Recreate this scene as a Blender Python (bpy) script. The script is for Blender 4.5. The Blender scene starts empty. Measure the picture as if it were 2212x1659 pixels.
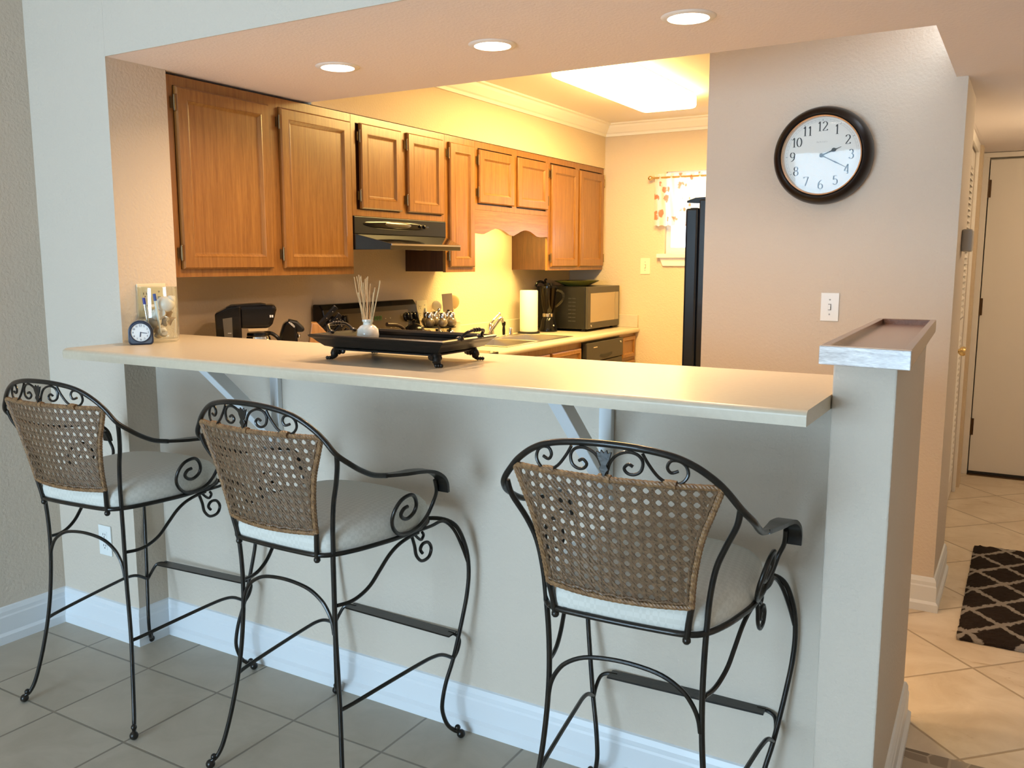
import bpy, bmesh, math, random
from math import pi, sin, cos, radians as rad
from mathutils import Vector, Matrix
random.seed(7)
sc = bpy.context.scene
COL = sc.collection
W = {}

# ------------------------------------------------------------------ mesh builder
class G:
    def __init__(s): s.v = []; s.f = []
    def add(s, vs, fs):
        b = len(s.v); s.v += [tuple(p) for p in vs]; s.f += [tuple(b + i for i in f) for f in fs]; return s
    def box(s, x0, x1, y0, y1, z0, z1):
        vs = [(x, y, z) for z in (z0, z1) for y in (y0, y1) for x in (x0, x1)]
        return s.add(vs, [(0, 2, 3, 1), (4, 5, 7, 6), (0, 1, 5, 4), (2, 6, 7, 3), (0, 4, 6, 2), (1, 3, 7, 5)])
    def hexa(s, bot, top):       # 4 bottom pts ccw, 4 top pts ccw
        return s.add(list(bot) + list(top), [(3, 2, 1, 0), (4, 5, 6, 7), (0, 1, 5, 4), (1, 2, 6, 5), (2, 3, 7, 6), (3, 0, 4, 7)])
    def tube(s, pts, r, n=10, closed=False, caps=True, flat=None):
        """sweep circle (or flat rect: flat=(w,h), w along the 'side' dir) along pts"""
        P = [Vector(p) for p in pts]; m = len(P)
        R = r if isinstance(r, (list, tuple)) else [r] * m
        T = []
        for i in range(m):
            a = P[(i - 1) % m] if (closed or i > 0) else P[i]
            b = P[(i + 1) % m] if (closed or i < m - 1) else P[i]
            t = (b - a); T.append(t.normalized() if t.length > 1e-9 else Vector((0, 0, 1)))
        ref = Vector((0, 0, 1)) if abs(T[0].z) < .9 else Vector((1, 0, 0))
        N = (ref - T[0] * ref.dot(T[0])).normalized(); fr = []
        for i in range(m):
            N = (N - T[i] * N.dot(T[i])).normalized(); fr.append((N.copy(), T[i].cross(N)))
        base = len(s.v); vs = []
        for i in range(m):
            a, b = fr[i]
            if flat:
                w, h = flat
                for (u, q) in ((-.5, -.5), (.5, -.5), (.5, .5), (-.5, .5)): vs.append(P[i] + b * u * w + a * q * h)
            else:
                for k in range(n):
                    an = 2 * pi * k / n; vs.append(P[i] + (a * cos(an) + b * sin(an)) * R[i])
        n = 4 if flat else n; fs = []
        for i in range(m if closed else m - 1):
            j = (i + 1) % m
            for k in range(n):
                l = (k + 1) % n; fs.append((i * n + k, i * n + l, j * n + l, j * n + k))
        if caps and not closed:
            fs.append(tuple(range(n))[::-1]); fs.append(tuple((m - 1) * n + k for k in range(n)))
        return s.add(vs, fs)
    def lathe(s, prof, c=(0, 0, 0), n=32, axis='z'):
        vs = []; m = len(prof)
        for k in range(n):
            a = 2 * pi * k / n
            for (r, h) in prof:
                x, y, z = r * cos(a), r * sin(a), h
                if axis == 'y': x, y, z = r * cos(a), h, -r * sin(a)
                if axis == 'x': x, y, z = h, r * cos(a), r * sin(a)
                vs.append((x + c[0], y + c[1], z + c[2]))
        fs = []
        for k in range(n):
            l = (k + 1) % n
            for i in range(m - 1): fs.append((k * m + i, l * m + i, l * m + i + 1, k * m + i + 1))
        s.add(vs, fs)
        for e, fl in ((0, True), (m - 1, False)):
            if prof[e][0] > 1e-6:
                idx = [len(s.v) - n * m + k * m + e for k in range(n)]
                s.f.append(tuple(idx[::-1] if fl else idx))
        return s
    def ball(s, c, r, n=14, sq=(1, 1, 1)):
        m = n // 2; prof = [(max(r * sin(pi * i / m), 1e-7) , -r * cos(pi * i / m)) for i in range(m + 1)]
        b = len(s.v); s.lathe(prof, (0, 0, 0), n)
        for i in range(b, len(s.v)):
            x, y, z = s.v[i]; s.v[i] = (c[0] + x * sq[0], c[1] + y * sq[1], c[2] + z * sq[2])
        return s
    def prism(s, poly, a, b, plane='xz'):
        """poly 2D extruded between a and b along the missing axis"""
        def P(u, v, w): return {'xz': (u, w, v), 'yz': (w, u, v), 'xy': (u, v, w)}[plane]
        n = len(poly)
        vs = [P(u, v, a) for u, v in poly] + [P(u, v, b) for u, v in poly]
        return s.add(vs, [tuple(range(n))[::-1], tuple(range(n, 2 * n))] + [(i, (i + 1) % n, n + (i + 1) % n, n + i) for i in range(n)])
    def mir(s):                  # mirror copy across x
        n = len(s.v); s.v += [(-x, y, z) for x, y, z in s.v]; s.f += [tuple(n + i for i in f[::-1]) for f in s.f]; return s
    def xf(s, M):
        s.v = [tuple(M @ Vector(p)) for p in s.v]; return s

def flipx(g):
    h = G(); h.v = [(-x, y, z) for x, y, z in g.v]; h.f = [f[::-1] for f in g.f]; return h

def spl(pts, n=6, closed=False):
    P = [Vector(p) for p in pts]; m = len(P); out = []
    for i in range(m if closed else m - 1):
        g = lambda k: P[k % m] if closed else P[min(max(k, 0), m - 1)]
        a, b, c, d = g(i - 1), g(i), g(i + 1), g(i + 2)
        for j in range(n):
            t = j / n
            out.append(.5 * ((2 * b) + (c - a) * t + (2 * a - 5 * b + 4 * c - d) * t * t + (3 * b - a - 3 * c + d) * t ** 3))
    if not closed: out.append(P[-1])
    return out

def mk(name, g, mat, smooth=False, bevel=0, recalc=True):
    me = bpy.data.meshes.new(name); me.from_pydata([tuple(p) for p in g.v], [], g.f)
    if recalc:
        bm = bmesh.new(); bm.from_mesh(me); bmesh.ops.recalc_face_normals(bm, faces=bm.faces); bm.to_mesh(me); bm.free()
    me.materials.append(mat)
    if smooth:
        me.polygons.foreach_set('use_smooth', [True] * len(me.polygons)); me.set_sharp_from_angle(angle=rad(42))
    me.update()
    o = bpy.data.objects.new(name, me); COL.objects.link(o)
    if bevel:
        b = o.modifiers.new('bevel', 'BEVEL'); b.width = bevel; b.segments = 2; b.limit_method = 'ANGLE'; b.angle_limit = rad(40)
    return o

def thing(name, label, cat, loc=(0, 0, 0), rot=0, group=None, local=False):
    o = bpy.data.objects.new(name, None); COL.objects.link(o); o.empty_display_size = .05
    o.location = loc; o.rotation_euler = (0, 0, rot)
    o['label'] = label; o['category'] = cat
    if group: o['group'] = group
    W[o.name] = Vector((0, 0, 0)) if local else Vector(loc)
    return o

def part(name, g, mat, parent, smooth=False, bevel=0, label=None, kind=None):
    off = W[parent.name]
    g2 = G(); g2.v = [(p[0] - off.x, p[1] - off.y, p[2] - off.z) for p in g.v]; g2.f = g.f
    o = mk(name, g2, mat, smooth, bevel); o.parent = parent; W[o.name] = off
    if label: o['label'] = label
    if kind: o['kind'] = kind
    return o

def solo(name, g, mat, label, cat, smooth=False, bevel=0, group=None):
    xs = [p[0] for p in g.v]; ys = [p[1] for p in g.v]; zs = [p[2] for p in g.v]
    c = ((min(xs) + max(xs)) / 2, (min(ys) + max(ys)) / 2, min(zs))
    g2 = G(); g2.v = [(p[0] - c[0], p[1] - c[1], p[2] - c[2]) for p in g.v]; g2.f = g.f
    o = mk(name, g2, mat, smooth, bevel); o.location = c; o['label'] = label; o['category'] = cat
    if group: o['group'] = group
    W[o.name] = Vector(c)
    return o

def struct(name, g, mat, smooth=False, bevel=0, parent=None):
    if parent: return part(name, g, mat, parent, smooth, bevel)
    o = mk(name, g, mat, smooth, bevel); o['kind'] = 'structure'; W[o.name] = Vector((0, 0, 0)); return o

# ------------------------------------------------------------------ materials
def new_mat(name):
    m = bpy.data.materials.new(name); m.use_nodes = True; nt = m.node_tree
    return m, nt, nt.nodes['Principled BSDF']
def N(nt, t, **k):
    n = nt.nodes.new(t)
    for a, b in k.items():
        if a == 'inp':
            for q, w in b.items(): n.inputs[q].default_value = w
        else: setattr(n, a, b)
    return n
def pos(nt, scale=(1, 1, 1), rot=(0, 0, 0), loc=(0, 0, 0), obj=False):
    if obj: src = N(nt, 'ShaderNodeTexCoord').outputs['Object']
    else: src = N(nt, 'ShaderNodeNewGeometry').outputs['Position']
    mp = N(nt, 'ShaderNodeMapping'); mp.inputs['Scale'].default_value = scale; mp.inputs['Rotation'].default_value = rot; mp.inputs['Location'].default_value = loc
    nt.links.new(src, mp.inputs['Vector']); return mp.outputs['Vector']
def mat(name, col, rough=.5, metal=0, spec=.5, bump=None, coat=0, emis=None, trans=0, var=None, alpha=1, obj=True, ior=1.45):
    """bump=(scale,strength,dist); var=(scale, amount, colour2)"""
    m, nt, b = new_mat(name); L = nt.links
    b.inputs['Base Color'].default_value = (*col, 1); b.inputs['Roughness'].default_value = rough; b.inputs['Metallic'].default_value = metal
    b.inputs['Specular IOR Level'].default_value = spec; b.inputs['Coat Weight'].default_value = coat; b.inputs['Transmission Weight'].default_value = trans
    b.inputs['IOR'].default_value = ior
    if emis: b.inputs['Emission Color'].default_value = (*emis[0], 1); b.inputs['Emission Strength'].default_value = emis[1]
    if var:
        n = N(nt, 'ShaderNodeTexNoise', inp={'Scale': var[0], 'Detail': 5}); L.new(pos(nt, obj=obj), n.inputs['Vector'])
        cr = N(nt, 'ShaderNodeValToRGB'); cr.color_ramp.elements[0].position = .5 - .5 * (1 - var[1]) * .6; cr.color_ramp.elements[1].position = .5 + .5 * (1 - var[1]) * .6
        cr.color_ramp.elements[0].color = (*col, 1); cr.color_ramp.elements[1].color = (*var[2], 1)
        L.new(n.outputs['Fac'], cr.inputs['Fac']); L.new(cr.outputs['Color'], b.inputs['Base Color'])
    if bump:
        n = N(nt, 'ShaderNodeTexNoise', inp={'Scale': bump[0], 'Detail': 3}); L.new(pos(nt, obj=obj), n.inputs['Vector'])
        bp = N(nt, 'ShaderNodeBump', inp={'Strength': bump[1], 'Distance': bump[2]}); L.new(n.outputs['Fac'], bp.inputs['Height']); L.new(bp.outputs['Normal'], b.inputs['Normal'])
    return m

WALL = mat('wall_paint', (.645, .56, .46), .75, bump=(95, .5, .005), obj=False, spec=.3)
KWALL = mat('kitchen_wall_warm_lit', (.66, .53, .37), .75, bump=(95, .5, .005), obj=False, spec=.3)  # wall paint colour with the kitchen's warm light mixed in
CEIL = mat('ceiling_paint', (.85, .775, .745), .85, bump=(110, .35, .004), obj=False, spec=.2)
KCEIL = mat('kitchen_ceiling_paint', (.82, .76, .66), .8, bump=(110, .2, .003), obj=False, spec=.2)
TRIM = mat('white_trim_paint', (.74, .77, .79), .35, spec=.5)
CROWN = mat('crown_paint', (.85, .80, .70), .4)
IVORY = mat('ivory_plastic', (.80, .72, .52), .4)
WHITE = mat('white_plastic', (.82, .83, .80), .35)
DARK = mat('dark_slot', (.03, .028, .025), .6)
BLACK = mat('gloss_black_plastic', (.006, .0055, .006), .16, spec=.4)
BLACKM = mat('satin_black_plastic', (.009, .009, .010), .38, spec=.35)
CHROME = mat('chrome', (.85, .84, .82), .12, 1)
STEEL = mat('brushed_stainless_steel', (.62, .58, .52), .3, 1, bump=(60, .05, .001))
BRASS = mat('polished_brass', (.75, .55, .25), .22, 1)
HINGE = mat('antique_brass_hinge', (.20, .13, .06), .4, .8)
BRONZE = mat('aged_bronze', (.10, .055, .025), .45, .6)
IRON = mat('dark_bronze_wrought_iron', (.008, .0075, .007), .3, .25, var=(30, .3, (.022, .016, .010)), bump=(120, .25, .0015), coat=.15)
LAMPW = mat('lamp_diffuser', (1, .95, .85), .5, emis=((1, .86, .68), 14))
LAMPK = mat('kitchen_lamp_diffuser', (1, .95, .85), .5, emis=((1, .73, .28), 24))
TOWEL = mat('white_paper', (.88, .86, .80), .9, bump=(120, .3, .002))
RED = mat('dark_wood_dish', (.05, .035, .02), .35)
GLASS_M = None
def glass(name, tint=(1, 1, 1), rough=.02, mixf=.04):
    m = bpy.data.materials.new(name); m.use_nodes = True; nt = m.node_tree; nt.nodes.clear()
    o = N(nt, 'ShaderNodeOutputMaterial'); t = N(nt, 'ShaderNodeBsdfTransparent'); g = N(nt, 'ShaderNodeBsdfGlossy')
    t.inputs['Color'].default_value = (*tint, 1); g.inputs['Roughness'].default_value = rough
    lw = N(nt, 'ShaderNodeLayerWeight', inp={'Blend': .5}); pw = N(nt, 'ShaderNodeMath', operation='POWER', inp={1: 4.0}); nt.links.new(lw.outputs['Facing'], pw.inputs[0])
    f = N(nt, 'ShaderNodeMath', operation='MULTIPLY_ADD', inp={1: .8, 2: mixf}); nt.links.new(pw.outputs[0], f.inputs[0]); x = N(nt, 'ShaderNodeMixShader')
    nt.links.new(f.outputs[0], x.inputs[0]); nt.links.new(t.outputs[0], x.inputs[1]); nt.links.new(g.outputs[0], x.inputs[2]); nt.links.new(x.outputs[0], o.inputs['Surface'])
    return m
GLASS = glass('clear_glass', (.93, .95, .93)); PANE = glass('window_glass', (.97, .98, .98)); AR = glass('clock_glass', (.98, .99, .99), .03, .01); SMOKE = glass('smoked_glass', (.62, .58, .50), .03)
SPICE = mat('ground_spice', (.20, .15, .09), .12, coat=1, var=(60, .3, (.26, .2, .12)))

def wood(name, c1, c2, axis='z', rough=.32, sc_=1.0, coat=.35):
    m, nt, b = new_mat(name); L = nt.links
    s = {'z': (26, 26, 1.3), 'y': (26, 1.3, 26), 'x': (1.3, 26, 26)}[axis]
    v = pos(nt, tuple(q * sc_ for q in s))
    n = N(nt, 'ShaderNodeTexNoise', inp={'Scale': 3.0, 'Detail': 8, 'Roughness': .65, 'Distortion': .6}); L.new(v, n.inputs['Vector'])
    n2 = N(nt, 'ShaderNodeTexNoise', inp={'Scale': 22, 'Detail': 3}); L.new(v, n2.inputs['Vector'])
    mx = N(nt, 'ShaderNodeMath', operation='MULTIPLY_ADD', inp={1: .35}); L.new(n2.outputs['Fac'], mx.inputs[0]); L.new(n.outputs['Fac'], mx.inputs[2])
    cr = N(nt, 'ShaderNodeValToRGB'); cr.color_ramp.elements[0].position = .5; cr.color_ramp.elements[1].position = .85
    cr.color_ramp.elements[0].color = (*c1, 1); cr.color_ramp.elements[1].color = (*c2, 1)
    L.new(mx.outputs[0], cr.inputs['Fac']); L.new(cr.outputs['Color'], b.inputs['Base Color'])
    bp = N(nt, 'ShaderNodeBump', inp={'Strength': .12, 'Distance': .002}); L.new(mx.outputs[0], bp.inputs['Height']); L.new(bp.outputs['Normal'], b.inputs['Normal'])
    b.inputs['Roughness'].default_value = rough; b.inputs['Coat Weight'].default_value = coat; b.inputs['Coat Roughness'].default_value = .25
    return m
OAKZ = wood('golden_oak_upright', (.33, .145, .032), (.205, .078, .013))
OAKY = wood('golden_oak_lengthwise', (.33, .145, .032), (.205, .078, .013), 'y')
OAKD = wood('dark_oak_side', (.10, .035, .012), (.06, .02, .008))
LEDGEW = wood('stained_oak_ledge', (.235, .125, .075), (.15, .07, .04), 'y', .2)
LEDGE_GLARE = wood('ledge_glare_wood', (.80, .76, .72), (.36, .30, .27), 'x', .25)  # white glare on the ledge front painted into the wood colour, with dark streaks
BLOCKW = wood('knife_block_wood', (.52, .26, .08), (.40, .18, .05), 'z', .4)
SPOONW = mat('pale_spoon_wood', (.62, .42, .18), .5)

def laminate():
    m, nt, b = new_mat('cream_laminate'); L = nt.links
    n = N(nt, 'ShaderNodeTexNoise', inp={'Scale': 60, 'Detail': 6, 'Roughness': .7}); L.new(pos(nt, (1, 1, 1)), n.inputs['Vector'])
    cr = N(nt, 'ShaderNodeValToRGB'); cr.color_ramp.elements[0].position = .3; cr.color_ramp.elements[1].position = .7
    cr.color_ramp.elements[0].color = (.58, .49, .36, 1); cr.color_ramp.elements[1].color = (.625, .535, .40, 1)
    L.new(n.outputs['Fac'], cr.inputs['Fac']); L.new(cr.outputs['Color'], b.inputs['Base Color']); b.inputs['Roughness'].default_value = .33
    return m
LAM = laminate()

def tiles(name, size, rot, org, c1, c2, grout, gw, rough=.35, vein=None):
    m, nt, b = new_mat(name); L = nt.links
    v = pos(nt, (1, 1, 1)); 
    sub = N(nt, 'ShaderNodeVectorMath', operation='SUBTRACT'); sub.inputs[1].default_value = (org[0], org[1], 0); L.new(v, sub.inputs[0])
    ro = N(nt, 'ShaderNodeVectorRotate', rotation_type='Z_AXIS'); ro.inputs['Angle'].default_value = rot; L.new(sub.outputs[0], ro.inputs['Vector'])
    dv = N(nt, 'ShaderNodeVectorMath', operation='SCALE'); dv.inputs['Scale'].default_value = 1 / size; L.new(ro.outputs[0], dv.inputs[0])
    fr = N(nt, 'ShaderNodeVectorMath', operation='FRACTION'); L.new(dv.outputs[0], fr.inputs[0])
    fl = N(nt, 'ShaderNodeVectorMath', operation='FLOOR'); L.new(dv.outputs[0], fl.inputs[0])
    sx = N(nt, 'ShaderNodeSeparateXYZ'); L.new(fr.outputs[0], sx.inputs[0])
    ds = []
    for k in (0, 1):
        s1 = N(nt, 'ShaderNodeMath', operation='SUBTRACT', inp={1: .5}); L.new(sx.outputs[k], s1.inputs[0])
        a = N(nt, 'ShaderNodeMath', operation='ABSOLUTE'); L.new(s1.outputs[0], a.inputs[0]); ds.append(a)
    mxm = N(nt, 'ShaderNodeMath', operation='MAXIMUM'); L.new(ds[0].outputs[0], mxm.inputs[0]); L.new(ds[1].outputs[0], mxm.inputs[1])
    mr = N(nt, 'ShaderNodeMapRange', interpolation_type='SMOOTHSTEP', inp={1: .5 - gw / size, 2: .5 - gw / size * .45}); L.new(mxm.outputs[0], mr.inputs[0])
    n = N(nt, 'ShaderNodeTexNoise', inp={'Scale': 5, 'Detail': 7, 'Roughness': .62, 'Distortion': .8})
    wn = N(nt, 'ShaderNodeTexWhiteNoise', noise_dimensions='3D'); L.new(fl.outputs[0], wn.inputs['Vector'])
    ad = N(nt, 'ShaderNodeVectorMath', operation='MULTIPLY_ADD'); ad.inputs[1].default_value = (9, 9, 9); L.new(wn.outputs['Color'], ad.inputs[0]); L.new(v, ad.inputs[2]); L.new(ad.outputs[0], n.inputs['Vector'])
    cr = N(nt, 'ShaderNodeValToRGB'); cr.color_ramp.elements[0].position = .35; cr.color_ramp.elements[1].position = .7
    cr.color_ramp.elements[0].color = (*c1, 1); cr.color_ramp.elements[1].color = (*c2, 1); L.new(n.outputs['Fac'], cr.inputs['Fac'])
    col = cr.outputs['Color']
    if vein:
        mp = N(nt, 'ShaderNodeVectorMath', operation='MULTIPLY'); mp.inputs[1].default_value = (1, 3.2, 1); L.new(ad.outputs[0], mp.inputs[0])
        nv = N(nt, 'ShaderNodeTexNoise', inp={'Scale': 3.5, 'Detail': 9, 'Roughness': .7, 'Distortion': 1.4}); L.new(mp.outputs[0], nv.inputs['Vector'])
        rv = N(nt, 'ShaderNodeMapRange', inp={1: .60, 2: .70}); L.new(nv.outputs['Fac'], rv.inputs[0])
        mv = N(nt, 'ShaderNodeMixRGB'); mv.inputs['Color2'].default_value = (*vein, 1); L.new(rv.outputs[0], mv.inputs['Fac']); L.new(col, mv.inputs['Color1']); col = mv.outputs[0]
    mg = N(nt, 'ShaderNodeMixRGB'); mg.inputs['Color2'].default_value = (*grout, 1); L.new(mr.outputs[0], mg.inputs['Fac']); L.new(col, mg.inputs['Color1']); L.new(mg.outputs[0], b.inputs['Base Color'])
    bp = N(nt, 'ShaderNodeBump', invert=True, inp={'Strength': .5, 'Distance': .002}); L.new(mr.outputs[0], bp.inputs['Height']); L.new(bp.outputs['Normal'], b.inputs['Normal'])
    b.inputs['Roughness'].default_value = rough
    return m
TILE = tiles('grey_beige_tile', .343, 0, (-2.54, 1.48), (.40, .345, .265), (.48, .42, .33), (.22, .185, .14), .005, .45)
TRAV = tiles('travertine_tile', .462, rad(45), (-.072, 3.28), (.60, .49, .35), (.74, .64, .50), (.38, .29, .19), .006, vein=(.46, .33, .19))

def voro_mat():
    m, nt, b = new_mat('mosaic_stone'); L = nt.links
    v = pos(nt, (1, 1.4, 1), (0, 0, .5))
    a = N(nt, 'ShaderNodeTexVoronoi', feature='F1', inp={'Scale': 14}); L.new(v, a.inputs['Vector'])
    e = N(nt, 'ShaderNodeTexVoronoi', feature='DISTANCE_TO_EDGE', inp={'Scale': 14}); L.new(v, e.inputs['Vector'])
    cr = N(nt, 'ShaderNodeValToRGB'); cr.color_ramp.elements[0].color = (.12, .08, .05, 1); cr.color_ramp.elements[1].color = (.45, .38, .29, 1)
    s = N(nt, 'ShaderNodeSeparateColor'); L.new(a.outputs['Color'], s.inputs[0]); L.new(s.outputs[0], cr.inputs['Fac'])
    mr = N(nt, 'ShaderNodeMapRange', inp={1: .02, 2: .05}); L.new(e.outputs['Distance'], mr.inputs[0])
    mg = N(nt, 'ShaderNodeMixRGB'); mg.inputs['Color1'].default_value = (.42, .34, .25, 1); L.new(mr.outputs[0], mg.inputs['Fac']); L.new(cr.outputs[0], mg.inputs['Color2']); L.new(mg.outputs[0], b.inputs['Base Color'])
    b.inputs['Roughness'].default_value = .45
    return m
MOSAIC = voro_mat()

def wicker(name, c1, c2, ring=900):
    m, nt, b = new_mat(name); L = nt.links
    v = pos(nt, obj=True)
    n = N(nt, 'ShaderNodeTexNoise', inp={'Scale': 90, 'Detail': 5, 'Roughness': .7}); L.new(v, n.inputs['Vector'])
    cr = N(nt, 'ShaderNodeValToRGB'); cr.color_ramp.elements[0].position = .3; cr.color_ramp.elements[1].position = .72
    cr.color_ramp.elements[0].color = (*c1, 1); cr.color_ramp.elements[1].color = (*c2, 1); L.new(n.outputs['Fac'], cr.inputs['Fac']); L.new(cr.outputs[0], b.inputs['Base Color'])
    w = N(nt, 'ShaderNodeTexWave', wave_type='BANDS', bands_direction='DIAGONAL', inp={'Scale': 70, 'Distortion': 2}); L.new(v, w.inputs['Vector'])
    bp = N(nt, 'ShaderNodeBump', inp={'Strength': .5, 'Distance': .002}); L.new(w.outputs['Fac'], bp.inputs['Height']); L.new(bp.outputs['Normal'], b.inputs['Normal'])
    b.inputs['Roughness'].default_value = .45
    return m
CANE = wicker('aged_cane', (.095, .052, .027), (.235, .14, .072))
WRAP = wicker('wrapped_rattan', (.11, .05, .02), (.36, .20, .085))

def fabric():
    m, nt, b = new_mat('ivory_woven_fabric'); L = nt.links
    v = pos(nt, (1, 1, 1), (0, 0, rad(38)), obj=True)
    ck = N(nt, 'ShaderNodeTexChecker', inp={'Scale': 95}); L.new(v, ck.inputs['Vector'])
    mx = N(nt, 'ShaderNodeMixRGB'); mx.inputs['Color1'].default_value = (.635, .615, .545, 1); mx.inputs['Color2'].default_value = (.685, .665, .595, 1)
    L.new(ck.outputs['Fac'], mx.inputs['Fac']); L.new(mx.outputs[0], b.inputs['Base Color'])
    n = N(nt, 'ShaderNodeTexNoise', inp={'Scale': 400, 'Detail': 2}); L.new(v, n.inputs['Vector'])
    bp = N(nt, 'ShaderNodeBump', inp={'Strength': .2, 'Distance': .001}); L.new(n.outputs['Fac'], bp.inputs['Height']); L.new(bp.outputs['Normal'], b.inputs['Normal'])
    b.inputs['Roughness'].default_value = .8; b.inputs['Sheen Weight'].default_value = .2
    return m
FABRIC = fabric()

# ------------------------------------------------------------------ the setting
PX, PY = -2.735, 1.94          # pier corner
KY = 2.068                      # knee wall face
SZ = 2.085                      # soffit
KZ = 2.386                      # kitchen ceiling
YB = 5.993                      # kitchen back wall
YC = 3.764                      # clock wall face
YD = 6.44
struct('floor', G().box(-3.3, 3.2, -4.0, 2.30, -.06, 0), TILE)
struct('floor_hall', G().box(-3.3, 3.2, 2.617, 6.7, -.06, 0), TRAV)
struct('floor_border', G().box(-3.3, 3.2, 2.30, 2.617, -.06, 0), MOSAIC)
struct('wall_left', G().box(-3.35, -3.185, -4.0, 2.18, 0, 2.62), WALL)
struct('wall_pier', G().box(-3.185, PX, PY, 2.18, 0, 2.62), WALL)
struct('wall_header', G().box(PX + .0005, 3.0, PY + .006, 2.93, SZ, 2.62).box(-3.2, PX + .0005, 2.1805, 2.93, SZ, 2.62), CEIL)
# lower face of the header is the soffit; its front is painted wall colour
struct('wall_header_front', G().box(PX + .0005, 3.0, PY, PY + .0055, SZ, 2.62), WALL)
struct('ceiling', G().box(-3.35, 3.0, -4.0, PY, 2.62, 2.70), CEIL)
struct('ceiling_hall', G().box(-.285, 3.0, 2.93, 6.6, SZ, 2.2), CEIL)
struct('ceiling_closet', G().box(-.499, -.2855, 4.2805, 6.56, SZ, 2.2), CEIL)
struct('ceiling_kitchen', G().box(-3.3, -.285, 2.93, 6.2, KZ, KZ + .08), KCEIL)
struct('wall_knee', G().box(PX - .29, -.345, KY, 2.20, 0, 1.085), WALL)
hx0, hx1 = -.346, -.219
struct('wall_half', G().hexa([(hx0, 1.94, 0), (hx1, 1.94, 0), (-.240, 2.76, 0), (-.368, 2.76, 0)], [(hx0, 1.94, 1.190), (hx1, 1.94, 1.190), (-.240, 2.76, 1.190), (-.368, 2.76, 1.190)]), WALL, bevel=.004)
struct('wall_kitchen_left', G().box(-3.2, -3.02, 2.18, 6.2, 0, KZ), KWALL)
g = G()   # back wall with window opening
wx0, wx1, wz0, wz1 = -2.262, -1.60, 1.455, 2.03
g.box(-3.02, wx0, YB, YB + .14, 0, KZ); g.box(wx1, -.285, YB, YB + .14, 0, KZ); g.box(wx0, wx1, YB, YB + .14, 0, wz0); g.box(wx0, wx1, YB, YB + .14, wz1, KZ)
struct('wall_kitchen_back', g, KWALL)
struct('wall_bulkhead', G().box(-3.02, -2.738, 2.93, YB, 2.076, KZ), KWALL)
struct('wall_clock', G().box(-1.238, -.245, YC, 3.88, 0, KZ), WALL)
struct('wall_fridge_side', G().box(-.50, -.245, 3.88, 4.28, 0, KZ), WALL)
g = G(); g.box(-.45, -.315, 4.28, 4.36, 0, SZ); g.box(-.45, -.315, 5.86, YD, 0, SZ); g.box(-.45, -.315, 4.36, 5.86, 2.03, SZ)
struct('wall_hall_left', g, WALL)
struct('wall_closet_back', G().box(-.56, -.50, 3.88, YD, 0, KZ), WALL)
g = G(); g.box(-.45, -.315, YD, YD + .12, 0, SZ); g.box(.70, 1.2, YD, YD + .12, 0, SZ); g.box(-.315, .70, YD, YD + .12, 2.10, SZ)
struct('wall_hall_back', g, WALL)
struct('wall_hall_right', G().box(1.05, 1.15, 2.2, YD + .1, 0, SZ), WALL)
struct('wall_right', G().box(3.0, 3.1, -4.0, 2.93, 0, 2.62), WALL)
# rear wall with the glass patio door that lights the room
rx0, rx1, rz1 = -3.05, -.75, 2.15
g = G(); g.box(-3.3, rx0, -4.1, -4.0, 0, 2.62); g.box(rx1, 3.1, -4.1, -4.0, 0, 2.62); g.box(rx0, rx1, -4.1, -4.0, rz1, 2.62)
struct('wall_rear', g, WALL)
g = G()
for x in (rx0, (rx0 + rx1) / 2 - .03, rx1 - .06): g.box(x, x + .06, -4.08, -4.02, 0, rz1)
g.box(rx0, rx1, -4.08, -4.02, 0, .07); g.box(rx0, rx1, -4.08, -4.02, rz1 - .06, rz1)
wd = struct('window_1', g, TRIM); 
struct('pane', G().box(rx0 + .06, rx1 - .06, -4.052, -4.048, .07, rz1 - .06), PANE, parent=wd)

# baseboards : profile (distance from wall, z)
BB = [(0, 0), (.024, 0), (.024, .030), (.015, .040), (.015, .098), (.012, .104), (.012, .118), (.006, .132), (0, .135)]
def baseboard(name, p, q, nx, ny, m=TRIM, ex0=0, ex1=0, h=1.0):
    p, q = Vector((p[0], p[1], 0)), Vector((q[0], q[1], 0)); d = (q - p).normalized(); n = Vector((nx, ny, 0)); g = G()
    vs = []
    for base, ex, sg in ((p, ex0, -1), (q, ex1, 1)):
        for (o, z) in BB: vs.append(base + n * o + d * sg * (o * ex) + Vector((0, 0, z * h)))
    k = len(BB); g.add(vs, [tuple(range(k)), tuple(range(k, 2 * k))[::-1]] + [(i, (i + 1) % k, k + (i + 1) % k, k + i) for i in range(k)])
    return struct(name, g, m)
baseboard('baseboard_left', (-3.185, -4.0), (-3.185, PY), 1, 0, ex1=-1)
baseboard('baseboard_pier', (-3.185, PY), (PX, PY), 0, -1, ex0=-1, ex1=1)
baseboard('baseboard_pier_side', (PX, PY), (PX, KY), 1, 0, ex0=1, ex1=-1)
baseboard('baseboard_knee', (PX, KY), (hx0, KY), 0, -1, ex0=-1)
baseboard('baseboard_half_front', (hx0, 1.94), (hx1, 1.94), 0, -1, ex1=1)
baseboard('baseboard_half_side', (hx1, 1.94), (-.240, 2.76), 1, .026, ex0=1, ex1=1)
baseboard('baseboard_clock', (-1.238, YC), (-.245, YC), 0, -1, ex1=1, h=1.02)
baseboard('baseboard_hall', (-.245, YC), (-.245, 4.28), 1, 0, ex0=1)

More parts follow.
